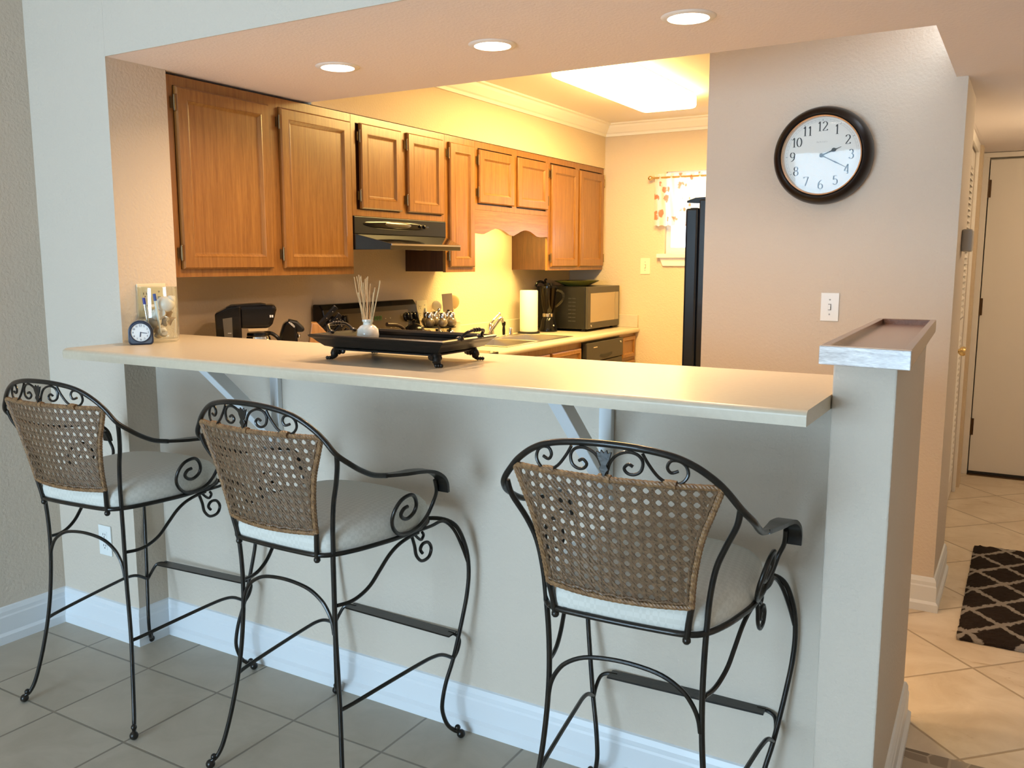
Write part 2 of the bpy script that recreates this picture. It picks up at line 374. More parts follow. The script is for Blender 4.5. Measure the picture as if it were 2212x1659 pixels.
# soffit edge stays plain; crown moulding in the kitchen
CR = [(0, 0), (.012, 0), (.012, .018), (.024, .024), (.052, .058), (.058, .072), (.075, .076), (.075, .086), (0, .086)]
def crown(name, p, q, nx, ny, e0=0, e1=0):
    p, q = Vector((p[0], p[1], KZ - .086)), Vector((q[0], q[1], KZ - .086)); d = (q - p).normalized(); n = Vector((nx, ny, 0)); vs = []
    for base, e, sg in ((p, e0, -1), (q, e1, 1)):
        for (o, z) in CR: vs.append(base + n * o + d * sg * o * e + Vector((0, 0, z)))
    k = len(CR); g = G().add(vs, [tuple(range(k)), tuple(range(k, 2 * k))[::-1]] + [(i, (i + 1) % k, k + (i + 1) % k, k + i) for i in range(k)])
    return struct(name, g, CROWN)
crown('trim_1', (-2.738, 2.93), (-2.738, YB), 1, 0, e1=-1)
crown('trim_2', (-2.738, YB), (-.5, YB), 0, -1, e0=-1)

# kitchen window
w2 = struct('window_2', G().box(wx0, wx0 + .035, YB + .03, YB + .10, wz0, wz1).box(wx1 - .035, wx1, YB + .03, YB + .10, wz0, wz1).box(wx0 + .0352, wx1 - .0352, YB + .03, YB + .10, wz1 - .04, wz1).box(wx0 + .0352, wx1 - .0352, YB + .03, YB + .10, wz0, wz0 + .045).box(wx0 + .0352, wx1 - .0352, YB + .05, YB + .09, 1.72, 1.76), TRIM)
struct('pane', G().box(wx0 + .035, wx1 - .035, YB + .068, YB + .072, wz0 + .045, wz1 - .04), PANE, parent=w2)
struct('window_sill', G().box(wx0 - .045, wx1 + .045, YB - .045, YB + .03, wz0 - .028, wz0), CROWN, bevel=.003, parent=w2)
struct('apron', G().prism([(wx0 - .03, wz0 - .028), (wx1 + .03, wz0 - .028), (wx1 + .01, wz0 - .085), (wx0 - .005, wz0 - .085)], YB - .018, YB, 'xz'), CROWN, parent=w2)
# valance curtain
def valance():
    m, nt, b = new_mat('floral_cotton'); L = nt.links
    v = pos(nt, (1, 1, 1), obj=True)
    n = N(nt, 'ShaderNodeTexVoronoi', feature='F1', inp={'Scale': 13, 'Randomness': .9}); L.new(v, n.inputs['Vector'])
    n3 = N(nt, 'ShaderNodeTexNoise', inp={'Scale': 28, 'Detail': 3}); L.new(v, n3.inputs['Vector'])
    ad = N(nt, 'ShaderNodeMath', operation='MULTIPLY_ADD', inp={1: .7}); L.new(n3.outputs['Fac'], ad.inputs[0]); L.new(n.outputs['Distance'], ad.inputs[2])
    mr = N(nt, 'ShaderNodeMapRange', inp={1: .60, 2: .68}); L.new(ad.outputs[0], mr.inputs[0])
    mx = N(nt, 'ShaderNodeMixRGB'); mx.inputs['Color1'].default_value = (.70, .27, .15, 1); mx.inputs['Color2'].default_value = (.86, .80, .68, 1); L.new(mr.outputs[0], mx.inputs['Fac'])
    nt.nodes.remove(b); o = nt.nodes['Material Output']
    d = N(nt, 'ShaderNodeBsdfDiffuse'); t = N(nt, 'ShaderNodeBsdfTranslucent'); x = N(nt, 'ShaderNodeMixShader', inp={0: .55})
    L.new(mx.outputs[0], d.inputs['Color']); L.new(mx.outputs[0], t.inputs['Color']); L.new(d.outputs[0], x.inputs[1]); L.new(t.outputs[0], x.inputs[2]); L.new(x.outputs[0], o.inputs['Surface'])
    th = thing('window_valance', 'short red and cream floral curtain hanging over the small kitchen window', 'curtain', (-1.94, YB - .05, 1.65))
    g = G(); nx, nz = 130, 10; vs = []
    for j in range(nz + 1):
        for i in range(nx + 1):
            x = -2.325 + .79 * i / nx; z = 1.652 + (2.012 - 1.652) * j / nz
            amp = .012 * (1 - .4 * j / nz); y = YB - .055 + amp * sin(i * .55 + .6 * sin(i * .13)) + .004 * sin(i * 1.3 + j)
            vs.append((x, y, z + .004 * sin(i * .8) * (j == 0)))
    g.add(vs, [(j * (nx + 1) + i, j * (nx + 1) + i + 1, (j + 1) * (nx + 1) + i + 1, (j + 1) * (nx + 1) + i) for j in range(nz) for i in range(nx)])
    part('fabric', g, m, th, True)
    rod = part('rod', G().tube([(-2.345, YB - .055, 1.985), (-1.52, YB - .055, 1.985)], .007), BRASS, th, True)
    part('finial', G().ball((-2.36, YB - .055, 1.985), .017), BRASS, th, True)
    part('bracket', G().box(-2.342, -2.33, YB - .055, YB, 1.978, 1.992), BRASS, th)
valance()

# ------------------------------------------------------------------ bar counter + brackets + ledge
def bar():
    th = thing('bar_counter', 'long cream laminate bar counter over the half height wall', 'counter', (-1.54, 1.99, 1.085))
    zt, zb, yf = 1.117, 1.0855, 1.700
    # profile with rolled front edge, swept along x
    prof = [(2.285, zb), (2.285, zt), (yf + .016, zt)]
    for k in range(1, 7):
        a = pi / 2 * k / 6; prof.append((yf + .016 - .016 * sin(a), zt - .012 + .012 * cos(a)))
    prof += [(yf + .001, zb), (yf + .02, zb)]
    xs = []; 
    n = 8; r = .03
    g = G(); rows = []
    for k in range(n + 1):   # rounded front-left corner
        a = pi / 2 * k / n; rows.append((PX + .001 + r * (1 - sin(a)) if False else PX + .001 + r - r * cos(a), r - r * sin(a)))
    rows.append((-.3475, 0.0))
    vs = []
    for (x, dy) in rows:
        for (y, z) in prof: vs.append((x, max(y, yf + dy + (y - yf) * 1.0) if y < yf + .04 else y, z))
    k = len(prof); m = len(rows)
    fs = [tuple(range(k)), tuple((m - 1) * k + i for i in range(k))[::-1]]
    for i in range(m - 1):
        for j in range(k):
            l = (j + 1) % k; fs.append((i * k + j, (i + 1) * k + j, (i + 1) * k + l, i * k + l))
    g.add(vs, fs)
    part('countertop', g, LAM, th, False)
    part('back_corner', G().box(-3.018, PX + .0005, 2.1815, 2.285, zb, zt), LAM, th)
bar()
def bracket(x, label):
    th = thing('shelf_bracket', label, 'bracket', (x, 2.0, .78), group='brackets under the bar')
    part('upright', G().box(x - .018, x + .018, KY - .020, KY - .0005, .77, 1.085), TRIM, th, bevel=.002)
    g = G(); w = .018
    a, b = Vector((x, 1.755, 1.085)), Vector((x, KY - .02, .80)); d = (b - a).normalized(); up = Vector((0, -d.z, d.y)); t = .05
    q = [(1.752, 1.085), (1.806, 1.085), (KY - .02, .856), (KY - .02, .80)]
    g.prism(q, x - w, x + w, 'yz'); part('brace', g, TRIM, th, bevel=.002)
bracket(-2.118, 'white painted wooden bracket under the bar, the one behind the middle stool')
bracket(-.925, 'white painted wooden bracket under the bar, the one behind the right-hand stool')
def ledge():
    th = thing('ledge_shelf', 'brown wooden tray-like cap with raised rim on the half wall', 'ledge', (-.29, 2.3, 1.19))
    z0, z1 = 1.191, 1.228
    FL, FR, BR, BL = Vector((-.364, 1.872)), Vector((-.186, 1.846)), Vector((-.2285, 2.885)), Vector((-.389, 2.875))
    def bil(u, v): return (FL * (1 - u) + FR * u) * (1 - v) + (BL * (1 - u) + BR * u) * v
    def blk(u0, u1, v0, v1, a, b):
        c = [bil(u0, v0), bil(u1, v0), bil(u1, v1), bil(u0, v1)]
        return G().hexa([(p.x, p.y, a) for p in c], [(p.x, p.y, b) for p in c])
    part('board', blk(.10, .90, .022, .98, z0, z1 - .016), LEDGEW, th)
    part('rim', blk(0, .10, .022, 1, z0, z1), LEDGEW, th, bevel=.0015)
    part('rim', blk(.90, 1, .022, 1, z0, z1), LEDGEW, th, bevel=.0015)
    part('rim', blk(.10, .90, .98, 1, z0, z1), LEDGEW, th, bevel=.0015)
    part('rim', blk(0, 1, 0, .022, z0 - .002, z1), LEDGE_GLARE, th, bevel=.0015, label='front rim with white glare put into its wood colour')
ledge()

# ------------------------------------------------------------------ upper cabinets
XF = -2.745; XD = -2.727
def door_mesh(y0, y1, z0, z1, xf=XF, xd=XD, st=.052):
    g = G()
    # outer ring with small lip, bevelled inner edge, recessed panel
    def ring(a, b, xa, xb):
        (p0, p1, q0, q1), (r0, r1, s0, s1) = a, b
        A = [(xa, p0, q0), (xa, p1, q0), (xa, p1, q1), (xa, p0, q1)]; B = [(xb, r0, s0), (xb, r1, s0), (xb, r1, s1), (xb, r0, s1)]
        g.add(A + B, [(i, (i + 1) % 4, 4 + (i + 1) % 4, 4 + i) for i in range(4)])
    O = lambda d: (y0 + d, y1 - d, z0 + d, z1 - d)
    ring(O(0), O(0), xf, xd - .006); ring(O(0), O(.006), xd - .006, xd); ring(O(.006), O(st - .008), xd, xd)
    ring(O(st - .008), O(st - .004), xd, xd + .001); ring(O(st - .004), O(st + .006), xd + .001, xd - .009)
    ring(O(st + .006), O(st + .010), xd - .009, xd - .0095)
    d = st + .010; g.add([(xd - .0095, y0 + d, z0 + d), (xd - .0095, y1 - d, z0 + d), (xd - .0095, y1 - d, z1 - d), (xd - .0095, y0 + d, z1 - d)], [(0, 1, 2, 3)])
    g.add([(xf, y0, z0), (xf, y1, z0), (xf, y1, z1), (xf, y0, z1)], [(3, 2, 1, 0)])
    return g
def hinge_mesh(y, z, x=XF):
    g = G(); g.tube([(x + .014, y - .006, z - .024), (x + .014, y - .006, z + .024)], .004, 8)
    g.box(x + .001, x + .004, y - .016, y - .004, z - .02, z + .02)
    for s in (-.026, .026): g.ball((x + .014, y - .006, z + s), .005, 8)
    return g
def upper(label, y0, y1, z0, z1, doors, dark=True, hz=.06):
    th = thing('wall_cabinet', label, 'cabinet', (-2.88, (y0 + y1) / 2, z0), group=None)
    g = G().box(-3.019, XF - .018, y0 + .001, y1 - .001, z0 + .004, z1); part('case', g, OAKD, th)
    # face frame
    f = G(); w = .03
    f.box(XF - .018, XF, y0, y1, z1 - .035, z1); f.box(XF - .018, XF, y0, y1, z0, z0 + .03)
    f.box(XF - .018, XF, y0, y0 + w, z0 + .03, z1 - .035); f.box(XF - .018, XF, y1 - w, y1, z0 + .03, z1 - .035)
    if len(doors) > 1:
        mid = (doors[0][1] + doors[1][0]) / 2; f.box(XF - .018, XF, mid - .03, mid + .03, z0 + .03, z1 - .035)
    part('face_frame', f, OAKZ, th)
    for (a, b, c, d, side) in doors:
        o = part('door', door_mesh(a, b, c, d), OAKZ, th)
        hy = a if side < 0 else b
        for hzz in (c + hz, d - hz):
            hm = hinge_mesh(a - .0 if side < 0 else b + .012, hzz)
            part('hinge', hm, HINGE, o, True)
    return th
upper('large double oak wall cabinet at the near end, left of the range hood', 2.1825, 3.19, 1.342, 2.074, [(2.215, 2.672, 1.372, 2.036, -1), (2.735, 3.175, 1.372, 2.036, -1)])
upper('short double oak wall cabinet directly above the black range hood', 3.192, 3.945, 1.614, 2.074, [(3.245, 3.555, 1.648, 2.040, -1), (3.605, 3.915, 1.648, 2.040, -1)])
upper('narrow single-door oak wall cabinet right of the range hood', 3.947, 4.243, 1.342, 2.074, [(3.975, 4.222, 1.370, 2.038, -1)])
cd = upper('short double oak wall cabinet above the sink with a scalloped valance', 4.245, 5.12, 1.695, 2.074, [(4.270, 4.665, 1.732, 2.030, -1), (4.710, 5.100, 1.732, 2.030, 1)])
upper('tall double oak wall cabinet at the far end above the microwave', 5.122, 5.985, 1.342, 2.074, [(5.150, 5.540, 1.366, 2.028, -1), (5.572, 5.965, 1.366, 2.028, 1)])
# scalloped valance board
pts = [(4.245, 1.694), (4.245, 1.562), (4.34, 1.558)]
for k in range(1, 9): t = k / 8; pts.append((4.36 + .27 * t, 1.560 + .034 * sin(pi * t)))
pts += [(4.68, 1.556)]
for k in range(1, 9): t = k / 8; pts.append((4.70 + .27 * t, 1.560 + .034 * sin(pi * t)))
pts += [(5.02, 1.556), (5.12, 1.560), (5.12, 1.694)]
part('valance', G().prism(pts, XF - .02, XF - .0005, 'yz'), OAKY, cd)

# range hood
def hood():
    th = thing('range_hood', 'black range hood under the short cabinet above the stove', 'range hood', (-2.87, 3.57, 1.455))
    y0, y1 = 3.194, 3.943
    gd = G().box(-3.018, -2.738, y0, y1, 1.53, 1.612); part('housing', gd, BLACKM, th, bevel=.003)
    v = G(); a, b = 3.275, 3.862
    bot = [(-3.018, y0, 1.456), (-2.738, y0, 1.456), (-2.59, a, 1.456), (-2.59, b, 1.456), (-2.738, y1, 1.456), (-3.018, y1, 1.456)]
    top = [(-3.018, y0, 1.530), (-2.738, y0, 1.530), (-2.59, a, 1.485), (-2.59, b, 1.485), (-2.738, y1, 1.530), (-3.018, y1, 1.530)]
    v.add(bot + top, [(5, 4, 3, 2, 1, 0), (6, 7, 10, 11), (7, 8, 9, 10), (0, 1, 7, 6), (1, 2, 8, 7), (2, 3, 9, 8), (3, 4, 10, 9), (4, 5, 11, 10), (5, 0, 6, 11)])
    part('visor', v, mat('mirror_gloss_black', (.01, .01, .012), .05, coat=1), th, bevel=.002)
    part('trim_strip', G().box(-2.592, -2.586, a + .005, b - .005, 1.476, 1.484), STEEL, th)
    o = G(); o.lathe([(0.0001, .007), (.5, .006), (.86, .004), (1, 0)], (0, 0, 0), 40, 'x'); o.v = [(-2.7375 + x, 3.52 + y * .265, 1.578 + z * .023) for x, y, z in o.v]
    pl = part('control_panel', o, BLACK, th, True)
    o = G(); o.lathe([(0.0001, .008), (.6, .006), (1, 0)], (0, 0, 0), 32, 'x'); o.v = [(-2.732 + x, 3.52 + y * .11, 1.580 + z * .017) for x, y, z in o.v]
    part('badge', o, mat('hood_badge', (.16, .14, .11), .2, .6), pl, True)
    for y in (3.70, 3.735): part('switch', G().lathe([(.009, -.003), (.009, .009), (.005, .012)], (-2.735, y, 1.578), 16, 'x'), BLACK, pl, True)
hood()

# ------------------------------------------------------------------ base cabinets, counters, sink
CT = .92
def counter_piece(name, label, y0, y1, holes=None):
    th = thing(name, label, 'counter', (-2.73, (y0 + y1) / 2, .885))
    xb, xf = -3.019, -2.44
    def slab(x0, x1, a, b): return G().box(x0, x1, a, b, .885, CT)
    g = G(); xe = xf + .0
    if holes:
        hx0_, hx1_, hy0, hy1 = holes
        g.box(xb, hx0_, y0, y1, .885, CT); g.box(hx0_, hx1_, y0, hy0, .885, CT); g.box(hx0_, hx1_, hy1, y1, .885, CT); g.box(hx1_, xf - .02, y0, y1, .885, CT)
    else: g.box(xb, xf - .02, y0, y1, .885, CT)
    # rolled front
    pr = [(xf - .02, .885)] + [(xf - .016 + .016 * sin(a), CT - .0175 - .0175 * cos(a)) for a in [pi * k / 10 for k in range(11)]] + [(xf - .02, CT)]
    g.prism([(x, z) for x, z in pr], y0, y1, 'xz')
    part('countertop', g, LAM, th)
    part('backsplash', G().box(xb, -3.0, y0, y1, CT, 1.012), LAM, th, bevel=.003)
    return th
counter_piece('kitchen_counter', 'cream laminate kitchen worktop on the near side of the stove', 2.287, 3.165)
c2 = counter_piece('kitchen_counter', 'cream laminate kitchen worktop with the sink, under the window-end cabinets', 3.94, YB - .001, (-2.915, -2.515, 4.215, 5.025))
part('backsplash', G().box(-3.0, -2.45, YB - .02, YB - .001, CT, 1.012), LAM, c2, bevel=.003)
def sink():
    th = thing('kitchen_sink', 'stainless steel double bowl sink set in the worktop', 'sink', (-2.715, 4.62, .76))
    x0, x1, y0, y1 = -2.925, -2.505, 4.205, 5.035
    bowls = [(-2.84, -2.535, 4.24, 4.60), (-2.84, -2.535, 4.64, 5.0)]
    r = G(); z0, z1 = CT + .0005, CT + .004
    r.box(x0, -2.84, y0, y1, z0, z1); r.box(-2.535, x1, y0, y1, z0, z1); r.box(-2.84, -2.535, y0, 4.24, z0, z1); r.box(-2.84, -2.535, 4.60, 4.64, z0, z1); r.box(-2.84, -2.535, 5.0, y1, z0, z1)
    part('rim', r, STEEL, th, bevel=.002)
    for (a, b, c, d) in bowls:
        g = G(); i = .02; zz = .765
        T = [(a, c), (b, c), (b, d), (a, d)]; B = [(a + i, c + i), (b - i, c + i), (b - i, d - i), (a + i, d - i)]
        g.add([(x, y, CT + .002) for x, y in T] + [(x, y, zz) for x, y in B], [(0, 1, 5, 4), (1, 2, 6, 5), (2, 3, 7, 6), (3, 0, 4, 7), (4, 5, 6, 7)])
        o = part('bowl', g, STEEL, th); s = o.modifiers.new('solid', 'SOLIDIFY'); s.thickness = .002; s.offset = 1
        part('drain', G().lathe([(.03, 0), (.03, .004), (.012, .004), (.01, .002)], ((a + b) / 2, (c + d) / 2, zz + .001), 20), CHROME, o, True)
sink()
def faucet():
    th = thing('faucet', 'chrome single-lever kitchen faucet behind the sink', 'faucet', (-2.88, 4.69, CT + .0045))
    z = CT + .0045
    part('base_plate', G().box(-2.90, -2.86, 4.53, 4.70, z, z + .008), CHROME, th, bevel=.004)
    part('body', G().lathe([(.026, .006), (.026, .03), (.022, .06), (.018, .085), (.012, .095)], (-2.88, 4.62, z), 20), CHROME, th, True)
    part('spout', G().tube(spl([(-2.875, 4.60, z + .03), (-2.86, 4.625, z + .07), (-2.84, 4.652, z + .112), (-2.83, 4.672, z + .124), (-2.828, 4.680, z + .098)]), .0125, 12), CHROME, th, True)
    part('lever', G().tube(spl([(-2.88, 4.62, z + .09), (-2.865, 4.655, z + .125), (-2.86, 4.69, z + .145)]), [.009] * 6 + [.007] * 6 + [.010], 10).ball((-2.86, 4.695, z + .148), .013), CHROME, th, True)
    s = thing('spray_nozzle', 'black pull-out sprayer standing right of the faucet', 'sprayer', (-2.88, 4.785, z))
    part('base', G().lathe([(.018, 0), (.018, .006), (.010, .012)], (-2.88, 4.785, z), 18), CHROME, s, True)
    part('handle', G().lathe([(.009, .012), (.010, .04), (.008, .065), (.013, .078), (.013, .092), (.003, .098)], (-2.88, 4.785, z), 18), BLACK, s, True)
    solo('air_gap_cap', G().lathe([(.017, 0), (.017, .045), (.014, .05), (.001, .052)], (-2.88, 4.865, z), 20), CHROME, 'short chrome cylinder cap on the sink deck right of the sprayer', 'sink fitting', True)
faucet()
def base_unit(label, y0, y1, fronts, name='base_cabinet'):
    th = thing(name, label, 'cabinet', (-2.75, (y0 + y1) / 2, 0)); xf = -2.475
    part('case', (G().box(-3.015, xf, y0, y1, .09, .74).box(xf - .02, xf, y0, y1, .74, .8845) if 'sink with' in label else G().box(-3.015, xf, y0, y1, .09, .8845)).box(-3.015, xf - .06, y0, y1, 0.0005, .09), OAKZ, th)
    for (k, a, b, c, d) in fronts:
        o = part(k, door_mesh(a, b, c, d, xf + .0005, xf + .018, .03 if k == 'drawer' else .05), OAKZ, th)
base_unit('oak base cabinet under the sink with false drawer fronts', 4.20, 5.085, [('drawer', 4.235, 4.63, .70, .845), ('drawer', 4.66, 5.06, .70, .845), ('door', 4.235, 4.63, .12, .67), ('door', 4.66, 5.06, .12, .67)])
base_unit('narrow oak base cabinet between the stove and the sink cabinet', 3.945, 4.198, [('drawer', 3.965, 4.18, .70, .845), ('door', 3.965, 4.18, .12, .67)])
base_unit('narrow oak drawer base cabinet against the back wall', 5.70, YB - .003, [('drawer', 5.725, 5.965, .71, .865), ('door', 5.725, 5.965, .12, .685)])
base_unit('oak base cabinet on the near side of the stove', 2.21, 3.165, [('door', 2.25, 2.68, .12, .67), ('door', 2.72, 3.14, .12, .67), ('drawer', 2.25, 2.68, .70, .845), ('drawer', 2.72, 3.14, .70, .845)])
def dishwasher():
    th = thing('dishwasher', 'black dishwasher between the sink cabinet and the end drawers', 'dishwasher', (-2.75, 5.39, 0))
    part('body', G().box(-3.0, -2.475, 5.09, 5.697, .0005, .88), BLACKM, th)
    part('door', G().box(-2.4745, -2.445, 5.10, 5.69, .12, .74), mat('dishwasher_grey', (.03, .027, .02), .3), th, bevel=.004)
    c = part('control_panel', G().box(-2.4745, -2.44, 5.10, 5.69, .745, .872), mat('dishwasher_panel', (.035, .031, .024), .3), th, bevel=.004)
    g = G(); pr = [(5.30 + .2 * k / 10, .772 - .016 * sin(pi * k / 10)) for k in range(11)] + [(5.50 - .2 * k / 10, .786 - .004 * sin(pi * k / 10)) for k in range(11)]
    part('handle', g.prism(pr[:-1], -2.441, -2.4375, 'yz'), DARK, c)
    part('button', G().lathe([(.007, 0), (.007, .004)], (-2.44, 5.645, .845), 14, 'x'), CHROME, c, True)
    part('button', G().box(-2.44, -2.438, 5.20, 5.26, .835, .842), CHROME, c)
dishwasher()

# ------------------------------------------------------------------ stove
def stove():
    th = thing('stove', 'black glass-top electric stove with a raised control panel', 'stove', (-2.70, 3.55, 0))
    y0, y1 = 3.17, 3.935
    part('body', G().box(-3.0, -2.42, y0, y1, .0005, .90), BLACKM, th)
    g = G(); r = .035; pr = [(-3.0, y0), (-2.385 - r, y0)] + [(-2.385 - r + r * sin(a), y0 + r - r * cos(a)) for a in [pi / 2 * k / 5 for k in range(6)]] + [(-2.385 - r + r * cos(a), y1 - r + r * sin(a)) for a in [pi / 2 * k / 5 for k in range(6)]] + [(-3.0, y1)]
    part('cooktop', G().prism(pr, .9005, .928, 'xy'), BLACK, th, bevel=.003)
    part('oven_door', G().box(-2.4195, -2.385, y0 + .01, y1 - .01, .25, .88), BLACK, th, bevel=.004)
    part('oven_handle', G().tube([(-2.35, y0 + .06, .83), (-2.35, y1 - .06, .83)], .011).box(-2.385, -2.345, y0 + .06, y0 + .08, .822, .838).box(-2.385, -2.345, y1 - .08, y1 - .06, .822, .838), BLACK, th, True)
    b = G().prism([(-3.0, .9285), (-2.885, .9285), (-2.885, .96), (-2.935, 1.165), (-2.955, 1.192), (-3.0, 1.192)], y0 + .004, y1 - .004, 'xz')
    bg = part('control_panel', b, BLACK, th, bevel=.006)
    def at(y, z): t = (z - .96) / (1.165 - .96); return (-2.885 - .05 * t, y, z)
    pl = G(); pts = [(3.30, 1.0), (3.80, 1.0), (3.84, 1.14), (3.26, 1.14)]
    pl.add([(at(y, z)[0] + .0015, y, z) for y, z in pts] + [(at(y, z)[0] - .001, y, z) for y, z in pts], [(0, 1, 2, 3), (4, 7, 6, 5)] + [(i, 4 + i, 4 + (i + 1) % 4, (i + 1) % 4) for i in range(4)])
    part('panel_overlay', pl, mat('panel_brown_glass', (.055, .038, .022), .18), bg)
    for y, z in ((3.225, 1.11), (3.215, 1.03), (3.30, 1.11), (3.29, 1.03), (3.815, 1.10), (3.875, 1.10)):
        k = G().lathe([(.026, 0), (.026, .008), (.020, .012), (.018, .028), (.013, .031), (.0001, .031)], (0, 0, 0), 20, 'x').box(.01, .036, -.005, .005, -.019, .019)
        p = at(y, z); k.xf(Matrix.Translation(p) @ Matrix.Rotation(-.24, 4, 'Y')); part('knob', k, BLACK, bg, True)
    GR = mat('green_clock_digits', (.02, .05, .01), .4, emis=((.15, .45, .05), .08))
    d = G()
    for k, ch in enumerate(('101', '111')): pass
    for k in range(3):
        y = 3.545 + .022 * k; p = at(y, 1.10)
        d.box(p[0] + .001, p[0] + .003, y, y + .012, 1.115, 1.118).box(p[0] + .001, p[0] + .003, y, y + .012, 1.098, 1.101).box(p[0] + .001, p[0] + .003, y, y + .003, 1.085, 1.118).box(p[0] + .001, p[0] + .003, y + .010, y + .013, 1.085, 1.118)
    part('clock_display', d, GR, bg)
    d = G()
    for (y, z) in ((3.63, 1.10), (3.67, 1.10), (3.66, 1.05), (3.70, 1.05), (3.545, 1.05), (3.57, 1.05), (3.545, 1.035), (3.57, 1.035)):
        p = at(y, z); d.box(p[0] + .001, p[0] + .003, y, y + .008, z, z + .004)
    part('button_marks', d, mat('panel_print', (.35, .3, .2), .5), bg)
    for (x, y, r) in ((-2.80, 3.36, .09), (-2.55, 3.36, .105), (-2.80, 3.75, .075), (-2.55, 3.75, .09)):
        part('burner_ring', G().lathe([(r, .0), (r, .0008), (r - .003, .0008), (r - .003, 0)], (x, y, .9282), 40), mat('ring_print', (.10, .10, .10), .3), th)
    # sauce pan standing on the far rear burner
    px_, py_ = -2.78, 3.70
    t2 = thing('cooking_pot', 'small glossy black lidded pot with side handle on the rear of the stove', 'pot', (px_, py_, .9295))
    part('pot', G().lathe([(.0001, 0), (.045, 0), (.052, .012), (.054, .105), (.056, .11)], (px_, py_, .9295), 32), BLACK, t2, True)
    part('lid', G().lathe([(.056, .111), (.050, .128), (.032, .142), (.010, .148), (.009, .158), (.013, .164), (.0001, .168)], (px_, py_, .9295), 32), BLACK, t2, True)
    part('handle', G().tube(spl([(px_ - .01, py_ - .05, 1.015), (px_ - .015, py_ - .075, 1.055), (px_ - .02, py_ - .12, 1.075), (px_ - .03, py_ - .19, 1.082)]), [.009] * 6 + [.009] * 6 + [.011] * 7, 10), mat('brown_handle', (.05, .03, .02), .3), t2, True)
stove()

# ------------------------------------------------------------------ counter appliances
def coffee_maker():
    a = math.atan2(.73, .68)
    th = thing('coffee_maker', 'black drip coffee maker with glass carafe behind the bar', 'coffee maker', (-2.80, 2.57, CT), a, local=True)
    part('base', G().prism([(-.11, -.08), (.09, -.08), (.125, -.04), (.125, .04), (.09, .08), (-.11, .08)], .0005, .03, 'xy'), BLACKM, th, bevel=.004)
    part('water_tank', G().prism([(-.115, .03), (-.02, .03), (-.02, .302), (-.07, .295), (-.122, .27)], -.078, .078, 'xz'), BLACK, th, bevel=.006)
    b = G(); prof = [(-.03, .208), (.090, .208), (.104, .225), (.122, .285), (.118, .303), (-.03, .300)]
    part('brew_basket', b.prism(prof, -.07, .07, 'xz'), BLACK, th, bevel=.014)
    part('lid', G().prism([(-.08, .292), (.08, .3035), (.06, .308), (-.06, .302)], -.06, .06, 'xz'), BLACKM, th)
    part('gauge_window', G().prism([(-.080, .04), (-.055, .04), (-.055, .255), (-.092, .250)], -.0795, -.0785, 'xz'), mat('grey_gauge', (.12, .11, .09), .3), th)
    g = G()
    for i in range(7): g.box(-.074, -.060, -.0802, -.0796, .07 + i * .02, .072 + i * .02)
    part('gauge_marks', g, WHITE, th)
    part('label_strip', G().prism([(.008, .196), (.082, .198), (.086, .2075), (.005, .2075)], -.071, -.066, 'xz'), mat('tan_strip', (.6, .45, .25), .4), th)
    c = part('carafe', G().lathe([(.045, .032), (.066, .055), (.072, .095), (.062, .14), (.044, .168), (.046, .174)], (.045, 0, 0), 28), SMOKE, th, True)
    part('carafe_lid', G().lathe([(.0001, .190), (.044, .186), (.047, .174)], (.045, 0, 0), 24), BLACK, c, True)
    part('carafe_band', G().lathe([(.0485, .158), (.0495, .158), (.0475, .170), (.0465, .170)], (.045, 0, 0), 28), CHROME, c, True)
    part('carafe_handle', G().tube(spl([(.05, 0, .178), (.10, 0, .180), (.135, 0, .14), (.128, 0, .07)]), .008, 8), BLACK, c, True)
    part('logo', G().box(.093, .099, -.0716, -.0706, .252, .262).box(.101, .107, -.0716, -.0706, .252, .262), WHITE, th)
coffee_maker()
def can_opener():
    a = math.atan2(.71, .70)
    th = thing('can_opener', 'small black countertop electric can opener beside the coffee maker', 'can opener', (-2.775, 2.795, CT), a, local=True)
    part('body', G().prism([(-.055, .0005), (.03, .0005), (.03, .12), (.028, .20), (.0, .228), (-.03, .215), (-.045, .17), (-.058, .10)], -.05, .05, 'xz'), BLACK, th, bevel=.012)
    part('cutter_head', G().prism([(.0, .175), (.055, .175), (.062, .19), (.03, .222), (-.01, .232)], -.035, .035, 'xz'), BLACKM, th, bevel=.008)
    part('blade', G().tube([(.035, -.03, .15), (.035, -.03, .17)], .006, 10).ball((.036, -.036, .158), .006), CHROME, th, True)
    part('badge', G().box(.018, .03, -.0512, -.0502, .11, .116), CHROME, th)
can_opener()
def knife_block():
    th = thing('knife_block', 'pale wooden knife block with black-handled knives beside the stove', 'knife block', (-2.675, 2.885, CT), math.atan2(.72, .69), local=True)
    part('block', G().prism([(-.075, .0005), (.055, .0005), (.075, .11), (-.02, .215), (-.045, .215)], -.045, .045, 'xz'), BLOCKW, th, bevel=.004)
    dx, dz = .68, .73
    for (u, y, l) in ((.12, -.025, .11), (.12, .025, .11), (.36, -.028, .10), (.36, .0, .10), (.36, .028, .10), (.62, -.025, .09), (.62, .0, .09), (.62, .025, .09), (.86, -.02, .08), (.86, .02, .08)):
        x0, z0 = -.02 + .095 * u, .215 - .105 * u
        k = G().tube([(x0 + dx * t, y, z0 + dz * t) for t in (-.01, .02, l * .6, l)], .009, 8, flat=(.013, .019))
        kn = part('knife_handle', k, BLACK, th, bevel=.003)
        part('rivet', G().ball((x0 + dx * l * .4, y - .007, z0 + dz * l * .4), .003, 6).ball((x0 + dx * l * .75, y - .007, z0 + dz * l * .75), .003, 6), CHROME, kn, True)
knife_block()
